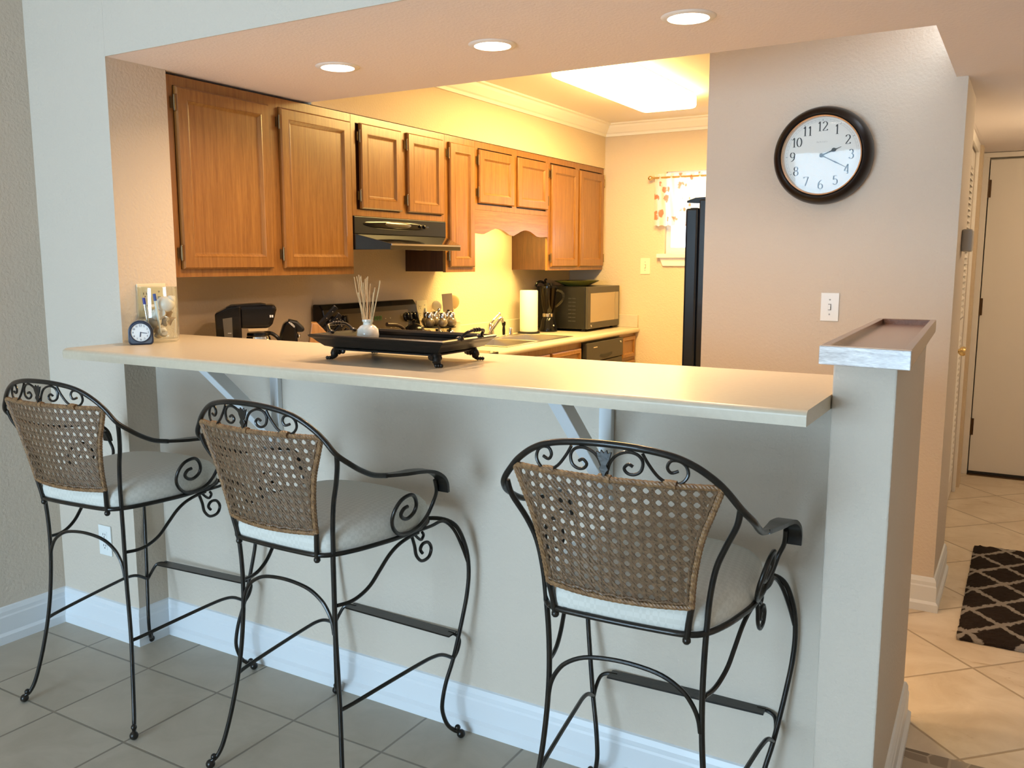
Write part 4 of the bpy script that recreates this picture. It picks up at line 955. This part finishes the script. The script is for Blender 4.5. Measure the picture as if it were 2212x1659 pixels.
plate('wall_outlet', 'white outlet low on the wall behind the left stool', 'outlet', (-2.905, PY, .368), .072, .115, 'y-', WHITE, OUT(0, WHITE))
plate('wall_outlet', 'ivory outlet on the kitchen wall between stove and spice jars', 'outlet', (-3.0195, 4.09, 1.12), .10, .115, 'x+', IVORY, OUT(-.02) + SW(.026))
th = thing('door_chime', 'grey wall-mounted chime box on the hall wall near the closet', 'chime', (-.245, 4.04, 1.44))
part('box', G().box(-.2445, -.205, 3.985, 4.085, 1.44, 1.53), mat('chime_grey', (.42, .39, .34), .5), th, bevel=.008)

# ------------------------------------------------------------------ hallway: closet doors, entry door, rug
HW = mat('hall_door_paint', (.82, .76, .68), .38, spec=.5)
g = G().box(-.315, -.298, 4.28, 4.36, 0, 2.085).box(-.315, -.298, 5.86, 5.92, 0, 2.085).box(-.315, -.298, 4.36, 5.86, 2.03, 2.084)
struct('trim_3', g, HW, bevel=.002)
def bifold(n, y0, y1, knob):
    f = G(); x0, x1 = -.345, -.318; w = .045
    f.box(x0, x1, y0, y0 + w, .012, 2.02); f.box(x0, x1, y1 - w, y1, .012, 2.02)
    for a, b in ((.012, .12), (.98, 1.07), (1.93, 2.02)): f.box(x0, x1, y0 + w, y1 - w, a, b)
    d = struct('door_%d' % n, f, HW)
    s = G()
    for lo, hi in ((.13, .975), (1.08, 1.925)):
        z = lo
        while z < hi:
            s.add([(x0, y0 + w, z + .03), (x1, y0 + w, z), (x1, y1 - w, z), (x0, y1 - w, z + .03), (x0, y0 + w, z + .036), (x1, y0 + w, z + .006), (x1, y1 - w, z + .006), (x0, y1 - w, z + .036)], [(0, 1, 2, 3), (7, 6, 5, 4), (0, 4, 5, 1), (1, 5, 6, 2), (2, 6, 7, 3), (3, 7, 4, 0)])
            z += .034
    struct('louvers', s, HW, parent=d)
    if knob: struct('door_knob', G().lathe([(.016, 0), (.016, .004), (.009, .010), (.009, .028), (.021, .038), (.024, .052), (.018, .062), (.0001, .066)], (x1, y0 + .022 if knob < 0 else y1 - .022, .935), 20, 'x'), BRASS, True, parent=d)
bifold(1, 4.365, 4.735, 0); bifold(2, 4.739, 5.108, 1); bifold(3, 5.112, 5.482, -1); bifold(4, 5.486, 5.856, 0)
ed = struct('door_5', G().box(-.258, .62, YD - .01, YD + .035, .022, 2.04), HW, bevel=.002)
for z in (.32, 1.11, 1.86): struct('hinge', G().box(-.272, -.245, YD - .016, YD - .0105, z - .055, z + .055).tube([(-.262, YD - .02, z - .058), (-.262, YD - .02, z + .058)], .006, 8), BRONZE, parent=ed)
struct('door_bottom_seal', G().box(-.255, .62, YD - .012, YD + .03, .006, .0215), DARK, parent=ed)
struct('trim_4', G().box(-.312, -.264, YD - .03, YD + .05, 0, 2.052).box(-.312, .68, YD - .03, YD + .05, 2.052, 2.082).box(.63, .68, YD - .03, YD + .05, 0, 2.052), HW, bevel=.002)
struct('door_gap_blocker', G().box(-.315, .70, YD + .06, YD + .12, 0, 2.10), WALL)  # unseen backing added behind the entry door so its gap stays dark
struct('trim_5', G().box(-.262, .64, YD - .05, YD + .06, 0.0, .005), BRONZE)
def rug():
    m, nt, b = new_mat('trellis_rug'); L = nt.links
    v = pos(nt, (1, 1, 1))
    nz_ = N(nt, 'ShaderNodeTexNoise', inp={'Scale': 55, 'Detail': 3}); L.new(v, nz_.inputs['Vector'])
    wv = N(nt, 'ShaderNodeVectorMath', operation='MULTIPLY_ADD'); wv.inputs[1].default_value = (.022, .022, 0); L.new(nz_.outputs['Color'], wv.inputs[0]); L.new(v, wv.inputs[2]); v.node.inputs['Location'].default_value = (-.011, -3.687, 0)
    sx = N(nt, 'ShaderNodeSeparateXYZ'); L.new(wv.outputs[0], sx.inputs[0])
    px_, py_ = .21, .25
    def axis(sign):
        a = N(nt, 'ShaderNodeMath', operation='MULTIPLY', inp={1: 1 / px_}); L.new(sx.outputs[0], a.inputs[0])
        c = N(nt, 'ShaderNodeMath', operation='MULTIPLY_ADD', inp={1: sign / py_}); L.new(sx.outputs[1], c.inputs[0]); L.new(a.outputs[0], c.inputs[2])
        pp = N(nt, 'ShaderNodeMath', operation='PINGPONG', inp={1: .5}); L.new(c.outputs[0], pp.inputs[0]); return pp.outputs[0]
    mn = N(nt, 'ShaderNodeMath', operation='MINIMUM'); L.new(axis(1), mn.inputs[0]); L.new(axis(-1), mn.inputs[1])
    mr = N(nt, 'ShaderNodeMapRange', inp={1: .055, 2: .085}); L.new(mn.outputs[0], mr.inputs[0])
    mx = N(nt, 'ShaderNodeMixRGB'); mx.inputs['Color1'].default_value = (.36, .32, .275, 1); mx.inputs['Color2'].default_value = (.035, .024, .018, 1); L.new(mr.outputs[0], mx.inputs['Fac']); L.new(mx.outputs[0], b.inputs['Base Color'])
    b.inputs['Roughness'].default_value = .95; b.inputs['Specular IOR Level'].default_value = .1
    n2 = N(nt, 'ShaderNodeTexNoise', inp={'Scale': 260, 'Detail': 4}); L.new(v, n2.inputs['Vector'])
    bp = N(nt, 'ShaderNodeBump', inp={'Strength': 1, 'Distance': .008}); L.new(n2.outputs['Fac'], bp.inputs['Height']); L.new(bp.outputs['Normal'], b.inputs['Normal'])
    g = G(); nx, ny = 60, 110; x0, x1, y0, y1 = -.138, .66, 3.505, 4.735; vs = []
    for j in range(ny + 1):
        for i in range(nx + 1):
            e = min(i, nx - i, j, ny - j); z = .022 * min(1, .45 + e * .3) + random.uniform(-.003, .003)
            vs.append((x0 + (x1 - x0) * i / nx + random.uniform(-.002, .002), y0 + (y1 - y0) * j / ny + random.uniform(-.002, .002), z))
    n0 = len(vs); fs = [(j * (nx + 1) + i, j * (nx + 1) + i + 1, (j + 1) * (nx + 1) + i + 1, (j + 1) * (nx + 1) + i) for j in range(ny) for i in range(nx)]
    rim = [i for i in range(nx + 1)] + [j * (nx + 1) + nx for j in range(1, ny + 1)] + [ny * (nx + 1) + i for i in range(nx - 1, -1, -1)] + [j * (nx + 1) for j in range(ny - 1, 0, -1)]
    vs += [(vs[i][0], vs[i][1], .001) for i in rim]; k = len(rim)
    fs += [(rim[i], n0 + i, n0 + (i + 1) % k, rim[(i + 1) % k]) for i in range(k)] + [tuple(n0 + i for i in range(k))]
    g.add(vs, fs); solo('hall_rug', g, m, 'dark brown shag rug with pale diamond trellis on the hall floor', 'rug', True)
rug()

# ------------------------------------------------------------------ bar stool (local frame: x right, y forward, z up)
def stool_proto(label):
    th = thing('bar_stool', label, 'bar stool', (0, 0, 0), 0, 'wrought iron bar stools along the bar', local=True)
    yb = lambda x: -.294 + .9 * x * x
    rt = [(0, -.294, 1.060), (.066, -.290, 1.057), (.124, -.280, 1.047), (.164, -.270, 1.031), (.199, -.259, 1.007), (.222, -.250, .984), (.247, -.238, .951), (.262, -.205, .922), (.263, -.169, .900), (.262, -.125, .880), (.262, -.075, .868)]
    ll = [(-x, y, z) for x, y, z in rt[1:]][::-1]
    part('top_rail', G().tube(spl(ll + rt), .0068, 10), IRON, th, True)
    # flat arm rest: strap widening from the rail and curling over the front
    strap = [(.262, -.085, .870), (.264, -.023, .862), (.268, .035, .857), (.272, .087, .847), (.276, .121, .828), (.277, .137, .806), (.276, .142, .780)]
    ss = spl(strap, 5); wds = [.014 + .022 * min(1, k / 8) for k in range(len(ss))]
    a = G(); vs = []
    for k, p in enumerate(ss):
        q = (ss[min(k + 1, len(ss) - 1)] - ss[max(k - 1, 0)]).normalized(); nrm = Vector((1, 0, 0)).cross(q).normalized(); w = wds[k] / 2
        for (u, h) in ((-w, -.0045), (w, -.0045), (w, .0045), (-w, .0045)): vs.append(p + Vector((1, 0, 0)) * u + nrm * h)
    fs = [(3, 2, 1, 0)] + [(i * 4 + k, i * 4 + (k + 1) % 4, i * 4 + 4 + (k + 1) % 4, i * 4 + 4 + k) for i in range(len(ss) - 1) for k in range(4)]; n = (len(ss) - 1) * 4; fs.append((n, n + 1, n + 2, n + 3))
    a.add(vs, fs)
    # arm scroll
    sp = [(.262, .122, .815), (.258, .134, .780), (.246, .136, .749), (.237, .121, .714), (.230, .096, .690), (.228, .065, .681), (.228, .033, .682), (.231, .003, .690), (.236, -.023, .712), (.243, -.036, .739), (.251, -.031, .769), (.256, -.010, .790), (.257, .024, .795), (.254, .045, .782), (.249, .057, .758), (.244, .052, .738), (.241, .031, .727), (.242, .010, .732), (.245, -.003, .746), (.249, .004, .760), (.249, .020, .763)]
    s = G().tube(spl(sp, 4), .0052, 10)
    for gg, nm in ((a, 'armrest'), (s, 'arm_scroll')):
        part(nm, gg, IRON, th, True); part(nm, flipx(gg), IRON, th, True)
    # seat ring
    ring = [(0, -.214), (.085, -.212), (.142, -.206), (.174, -.182), (.198, -.125), (.213, -.062), (.223, .0), (.224, .06), (.218, .12), (.198, .170), (.155, .205), (.08, .222), (0, .226)]
    full = [(x, y, .677) for x, y in ring] + [(-x, y, .677) for x, y in ring[1:-1]][::-1]
    part('seat_frame', G().tube(spl(full, 4, True), .0065, 10, closed=True), IRON, th, True)
    # cushion
    cu = G(); base = spl(full, 4, True); m = len(base)
    prof = [(.0, .000), (.94, .000), (.985, .004), (1.0, .014), (1.005, .030), (.985, .048), (.93, .062), (.82, .073), (.62, .082), (.35, .087), (.0, .088)]
    vs = []
    for (r, h) in prof[1:-1]:
        for p in base: vs.append((p.x * r, p.y * r + (1 - r) * .01, .679 + h))
    k = len(prof) - 2; fs = [(i * m + j, i * m + (j + 1) % m, (i + 1) * m + (j + 1) % m, (i + 1) * m + j) for i in range(k - 1) for j in range(m)]
    vs += [(0, .01, .679), (0, .01, .679 + .088)]; b0, t0 = len(vs) - 2, len(vs) - 1
    fs += [(b0, (j + 1) % m, j) for j in range(m)] + [(t0, (k - 1) * m + j, (k - 1) * m + (j + 1) % m) for j in range(m)]
    cu.add(vs, fs); part('seat_cushion', cu, FABRIC, th, True)
    # legs
    fl = [(.165, .178, .676), (.205, .205, .677), (.232, .232, .664), (.250, .250, .636), (.265, .265, .575), (.269, .269, .510), (.265, .265, .445), (.257, .257, .385), (.247, .247, .320), (.234, .234, .244), (.220, .220, .181), (.212, .212, .124), (.212, .212, .087), (.221, .221, .048), (.236, .236, .026), (.247, .247, .020)]
    foot = lambda sx, sy: G().ball((sx * .250, sy * .250, .0135), .013, 14).ball((sx * .243, sy * .243, .034), .009, 12)
    bl = [(.243, -.232, .948), (.236, -.224, .915), (.212, -.205, .865), (.192, -.194, .815), (.180, -.187, .750), (.174, -.182, .677), (.170, -.178, .600), (.169, -.177, .520), (.172, -.179, .440), (.180, -.183, .350), (.190, -.190, .270), (.200, -.200, .200), (.212, -.212, .130), (.226, -.226, .065), (.238, -.238, .033), (.248, -.248, .022)]
    for sx in (1, -1):
        for nm, path, sy in (('front', fl, 1), ('rear', bl, -1)):
            g = G().tube(spl([(sx * x, y, z) for x, y, z in path], 4), .0062, 10)
            if nm == 'front': g.tube(spl([(sx * .215, .10, .668), (sx * .226, .150, .672), (sx * .226, .205, .672), (sx * .238, .238, .642), (sx * .254, .256, .590), (sx * .266, .268, .540)], 4), .0048, 8)
            lg = part('leg', g, IRON, th, True)
            part('ball_foot', foot(sx, sy), IRON, lg, True)
        br = [(.172, -.172, .540), (.179, -.135, .538), (.185, -.102, .545), (.192, -.068, .564), (.198, -.037, .596), (.204, -.005, .629), (.210, .027, .650), (.216, .067, .662), (.220, .100, .666)]
        part('side_brace', G().tube(spl([(sx * x, y, z) for x, y, z in br], 4), .0052, 8), IRON, th, True)
        st = [(.190, -.190, .272), (.198, -.150, .275), (.210, -.034, .282), (.222, .093, .288), (.228, .150, .288), (.231, .190, .279), (.235, .232, .254)]
        part('side_stretcher', G().tube(spl([(sx * x, y, z) for x, y, z in st], 4), .0055, 8), IRON, th, True)
        c1 = [(.215, .088, .664), (.216, .104, .648), (.216, .118, .640), (.216, .128, .650), (.216, .122, .660)]
        c2 = [(.216, .094, .662), (.216, .106, .630), (.216, .113, .601), (.216, .136, .579), (.216, .168, .581), (.216, .180, .603), (.216, .166, .624), (.216, .142, .626), (.216, .131, .613), (.216, .140, .600)]
        c2 = [(x, y - .018, z) for x, y, z in c2]
        part('seat_scroll', G().tube(spl([(sx * x, y, z) for x, y, z in c2], 4), .0048, 8).tube(spl([(sx * x, y, z) for x, y, z in c1], 4), .0042, 8), IRON, th, True)
    ar = [(-.168, -.181, .465), (-.163, -.181, .493), (-.150, -.181, .521), (-.128, -.181, .546), (-.086, -.181, .568), (-.029, -.181, .577), (.029, -.181, .577), (.086, -.181, .568), (.128, -.181, .546), (.150, -.181, .521), (.163, -.181, .493), (.168, -.181, .465)]
    part('rear_arch', G().tube(spl(ar, 4), .0050, 8), IRON, th, True)
    fr = [(.234, .234, .246), (.236, .256, .268), (.230, .274, .292), (.212, .281, .301), (.185, .283, .302)]
    f = G().tube(spl(fr, 4) , .0052, 8); f.mir(); f.box(-.205, .205, .255, .298, .300, .305)
    part('footrest', f, IRON, th, True)
    # back scrollwork
    A_ = [(.003, 1.000), (.009, 1.022), (.021, 1.039), (.042, 1.048), (.062, 1.045), (.073, 1.032), (.070, 1.014), (.057, 1.006), (.044, 1.008), (.038, 1.017), (.046, 1.025), (.055, 1.021)]
    B_ = [(.072, 1.048), (.084, 1.028), (.103, 1.005), (.124, .994), (.144, .997), (.155, 1.012), (.151, 1.029), (.138, 1.038), (.124, 1.037), (.118, 1.025), (.125, 1.015), (.138, 1.019)]
    for nm, q in (('inner', A_), ('outer', B_)):
        for sx in (1, -1): part('back_scroll', G().tube(spl([(sx * x, yb(x) + .001, z) for x, z in q], 4), .0033, 8), IRON, th, True)
    lf = G(); out = [(0, .992), (.005, 1.006), (.010, 1.012), (.006, 1.020), (.012, 1.032), (.016, 1.047), (.008, 1.044), (.006, 1.050), (0, 1.044), (-.006, 1.050), (-.008, 1.044), (-.016, 1.047), (-.012, 1.032), (-.006, 1.020), (-.010, 1.012), (-.005, 1.006)]
    lf.prism(out, -.301, -.297, 'xz'); part('leaf_ornament', lf, IRON, th, bevel=.001)
    # cane panel
    def ysurf(x, z):
        t = (z - .734) / (.99 - .734); xe = .153 + .06 * t
        ye = -.216 - .036 * t; yc = -.238 - .056 * t
        return yc + (ye - yc) * (x / xe) ** 2
    def edge(z):
        t = min(max((z - .734) / .254, 0), 1); return .152 + .018 * t + .042 * t ** 2.2
    zb0, zt0 = .740, .988
    ztop = lambda x: .992 - .0 * abs(x)
    cp = G(); pt = .0226
    def inside(x, z): return zb0 <= z <= zt0 and abs(x) <= edge(z)
    def strip(p, d, w, off, n=60, L_=.6):
        # p start, d direction (unit, x,z), sample and keep the inside part
        pts = [(p[0] + d[0] * L_ * k / n, p[1] + d[1] * L_ * k / n) for k in range(n + 1)]; run = []
        nx_, nz_ = -d[1] * w / 2, d[0] * w / 2
        def flush():
            if len(run) > 1:
                b = len(cp.v)
                for (x, z) in run:
                    for s in (1, -1): X, Z = x + nx_ * s, z + nz_ * s; cp.v.append((X, ysurf(X, Z) + off, Z))
                for i in range(len(run) - 1): cp.f.append((b + 2 * i, b + 2 * i + 1, b + 2 * i + 3, b + 2 * i + 2))
        for q in pts:
            if inside(*q): run.append(q)
            else: flush(); run = []
        flush()
    nr = 11
    for i in range(nr + 1):
        z = zb0 + (zt0 - zb0) * (i + .0) / nr
        for s in (-.0028, .0028): strip((-.3, z + s), (1, 0), .0048, .0012 * (1 if s > 0 else -1) * .6)
    dz_ = (zt0 - zb0) / nr
    for i in range(-10, 11):
        x = i * pt
        for s in (-.0028, .0028): strip((x + s, .70), (0, 1), .0048, .0010 if s > 0 else -.0010, L_=.32)
    for i in range(-26, 27):
        for sg in (1, -1):
            dd = Vector((sg * pt, dz_)).normalized(); strip(((i + .5) * pt, zb0 - .0), (dd.x, dd.y), .0056, .0005 * sg, L_=.42); 
    o = part('cane_panel', cp, CANE, th); sm = o.modifiers.new('solid', 'SOLIDIFY'); sm.thickness = .0011
    # wrapped rattan border
    side = [(.214, ysurf(.213, .988), .988), (.196, ysurf(.196, .94), .94), (.178, ysurf(.178, .89), .89), (.166, ysurf(.166, .84), .84), (.158, ysurf(.158, .79), .79), (.153, -.216, .737)]
    top = [(-.214, -.2518, .990), (-.14, ysurf(.14, .99), .991), (-.07, ysurf(.07, .99), .992), (0, ysurf(0, .992), .992), (.07, ysurf(.07, .99), .992), (.14, ysurf(.14, .99), .991), (.214, -.2518, .990)]
    bot = [(-.153, -.216, .737), (-.08, ysurf(.08, .737), .735), (0, ysurf(0, .735), .734), (.08, ysurf(.08, .737), .735), (.153, -.216, .737)]
    def wrap(path, r):
        P = spl(path, 16); R = [r * (1 + .09 * sin(k * 2.4)) for k in range(len(P))]; return G().tube(P, R, 8)
    part('rattan_border', wrap(top, .0062), WRAP, th, True); part('rattan_border', wrap(bot, .0062), WRAP, th, True)
    for sx in (1, -1):
        q = [(sx * x, y, z) for x, y, z in side]; part('rattan_border', wrap(q, .0066), WRAP, th, True)
        braid = [(sx * (x - .009), y - .003 + .002 * sin(i * 2), z) for i, (x, y, z) in enumerate(spl(side, 6))]
        part('rattan_braid', G().tube(braid, [.0032 + .0012 * sin(k * 1.9) for k in range(len(braid))], 6), CANE, th, True)
        part('back_stake', G().tube([(sx * .153, -.216, .74), (sx * .146, -.210, .70), (sx * .142, -.206, .666)], .0068, 10).ball((sx * .142, -.206, .665), .009, 10), IRON, th, True)
    bb = [(x, y - .004, z + .010 + .002 * sin(i * 1.7)) for i, (x, y, z) in enumerate(spl(bot, 8))]
    part('rattan_braid', G().tube(bb, [.0030 + .0012 * sin(k * 1.9) for k in range(len(bb))], 6), CANE, th, True)
    for x in (-.124, 0, .124): part('rattan_tie', G().tube([(x - .012, ysurf(x, .99) , .993), (x, ysurf(x, .99), .994), (x + .012, ysurf(x, .99), .993)], .0088, 8), WRAP, th, True)
    return th
def copy_tree(o, parent=None):
    c = o.copy(); COL.objects.link(c); c.parent = parent
    for ch in list(o.children): copy_tree(ch, c)
    return c
LB = ['wrought iron cane-back bar stool at the left corner, in front of the outlet', 'middle wrought iron cane-back bar stool with cream seat, between the two others', 'wrought iron cane-back bar stool nearest the camera beside the half wall']
p0 = stool_proto(LB[0])
for i, (x, y, a) in enumerate(((-2.449, 1.736, 3.98), (-1.613, 1.761, -1.62), (-.678, 1.769, 2.45))):
    s = p0 if i == 0 else copy_tree(p0)
    s['label'] = LB[i]; s.location = (x, y, .0); s.rotation_euler = (0, 0, rad(a))

# ------------------------------------------------------------------ lamps
def downlight(x, y, label):
    th = thing('recessed_light', label, 'ceiling light', (x, y, SZ), group='recessed lights in the soffit over the bar')
    part('trim_ring', G().lathe([(.058, -.0005), (.059, -.006), (.074, -.004), (.078, -.0005)], (x, y, SZ), 40), mat('ring_white', (.80, .76, .70), .5), th, True)
    part('lens', G().lathe([(.0001, -.0045), (.0575, -.0035), (.0575, -.001), (.0001, -.001)], (x, y, SZ), 32), LAMPW, th, True)
    l = bpy.data.lights.new('downlight', 'AREA'); l.shape = 'DISK'; l.size = .10; l.energy = DL_E; l.color = (1, .68, .42); l.spread = rad(150)
    o = bpy.data.objects.new('downlight', l); COL.objects.link(o); o.location = (x, y, SZ - .012); o['label'] = 'light'; o.parent = None
DL_E = 8
downlight(-2.165, 2.457, 'round recessed ceiling light, the one nearest the oak cabinets')
downlight(-1.525, 2.467, 'round recessed ceiling light, the middle one over the bar')
downlight(-.880, 2.476, 'round recessed ceiling light, the one nearest the wall clock')
th = thing('ceiling_fixture', 'bright white rectangular light fixture on the kitchen ceiling', 'ceiling light', (-1.93, 4.55, KZ))
g = G(); r = .05; x0, x1, y0, y1 = -2.11, -1.76, 3.93, 5.17
def rr(x0, x1, y0, y1, r): return [(x1 - r + r * cos(a), y1 - r + r * sin(a)) for a in [pi / 2 * k / 5 for k in range(6)]] + [(x0 + r - r * sin(a), y1 - r + r * cos(a)) for a in [pi / 2 * k / 5 for k in range(6)]] + [(x0 + r - r * cos(a), y0 + r - r * sin(a)) for a in [pi / 2 * k / 5 for k in range(6)]] + [(x1 - r + r * sin(a), y0 + r - r * cos(a)) for a in [pi / 2 * k / 5 for k in range(6)]]
part('base', G().prism(rr(x0 + .01, x1 - .01, y0 + .01, y1 - .01, r), KZ - .012, KZ - .0005, 'xy'), WHITE, th)
part('diffuser', G().prism(rr(x0, x1, y0, y1, r), KZ - .085, KZ - .0125, 'xy'), LAMPK, th, bevel=.015)
def area(name, loc, rot, sx, sy, e, col, spread=180):
    l = bpy.data.lights.new(name, 'AREA'); l.shape = 'RECTANGLE'; l.size = sx; l.size_y = sy; l.energy = e; l.color = col; l.spread = rad(spread)
    o = bpy.data.objects.new(name, l); COL.objects.link(o); o.location = loc; o.rotation_euler = rot; return o
area('kitchen_lamp_light', (-1.935, 4.55, KZ - .09), (0, 0, 0), .30, 1.15, 50, (1, .63, .20))
# under-cabinet tube behind the scalloped valance
th = thing('under_cabinet_light', 'slim tube light hidden under the cabinet above the sink', 'light', (-2.80, 4.68, 1.66))
part('housing', G().box(-2.84, -2.775, 4.35, 5.02, 1.668, 1.694), WHITE, th)
part('tube', G().tube([(-2.81, 4.37, 1.658), (-2.81, 5.0, 1.658)], .009, 10), LAMPK, th, True)
area('sink_lamp_light', (-2.82, 4.68, 1.645), (0, 0, 0), .03, .62, 7.5, (1, .80, .24))
# hall ceiling lamp (out of frame)
th = thing('ceiling_fixture', 'round hall ceiling lamp beyond the right edge', 'ceiling light', (.45, 5.0, SZ))
part('shade', G().lathe([(.13, -.0005), (.13, -.02), (.10, -.06), (.0001, -.075)], (.45, 5.0, SZ), 32), LAMPW, th, True)
l = bpy.data.lights.new('hall_lamp_light', 'POINT'); l.energy = 16; l.color = (1, .74, .42); l.shadow_soft_size = .1
o = bpy.data.objects.new('hall_lamp_light', l); COL.objects.link(o); o.location = (.45, 5.0, SZ - .14)
# daylight through the patio door
area('patio_daylight', (-1.9, -3.93, 1.15), (rad(90), 0, 0), 2.1, 1.9, 150, (.45, .73, 1.0), 150)

w = bpy.data.worlds.new('world'); sc.world = w; w.use_nodes = True; nt = w.node_tree
bg = nt.nodes['Background']; bg.inputs['Color'].default_value = (.80, .90, 1, 1); bg.inputs['Strength'].default_value = 6.0

# ------------------------------------------------------------------ camera
cam = bpy.data.cameras.new('camera'); cam.sensor_width = 36; cam.lens = 1881 / 2212 * 36; cam.clip_start = .02
co = bpy.data.objects.new('camera', cam); COL.objects.link(co); co.location = (0, 0, 1.4); co.rotation_euler = (rad(82), 0, rad(30.5)); sc.camera = co
vs_ = sc.view_settings; vs_.view_transform = 'Standard'; vs_.look = 'None'; vs_.gamma = 1; vs_.use_curve_mapping = False; vs_.exposure = 0.0
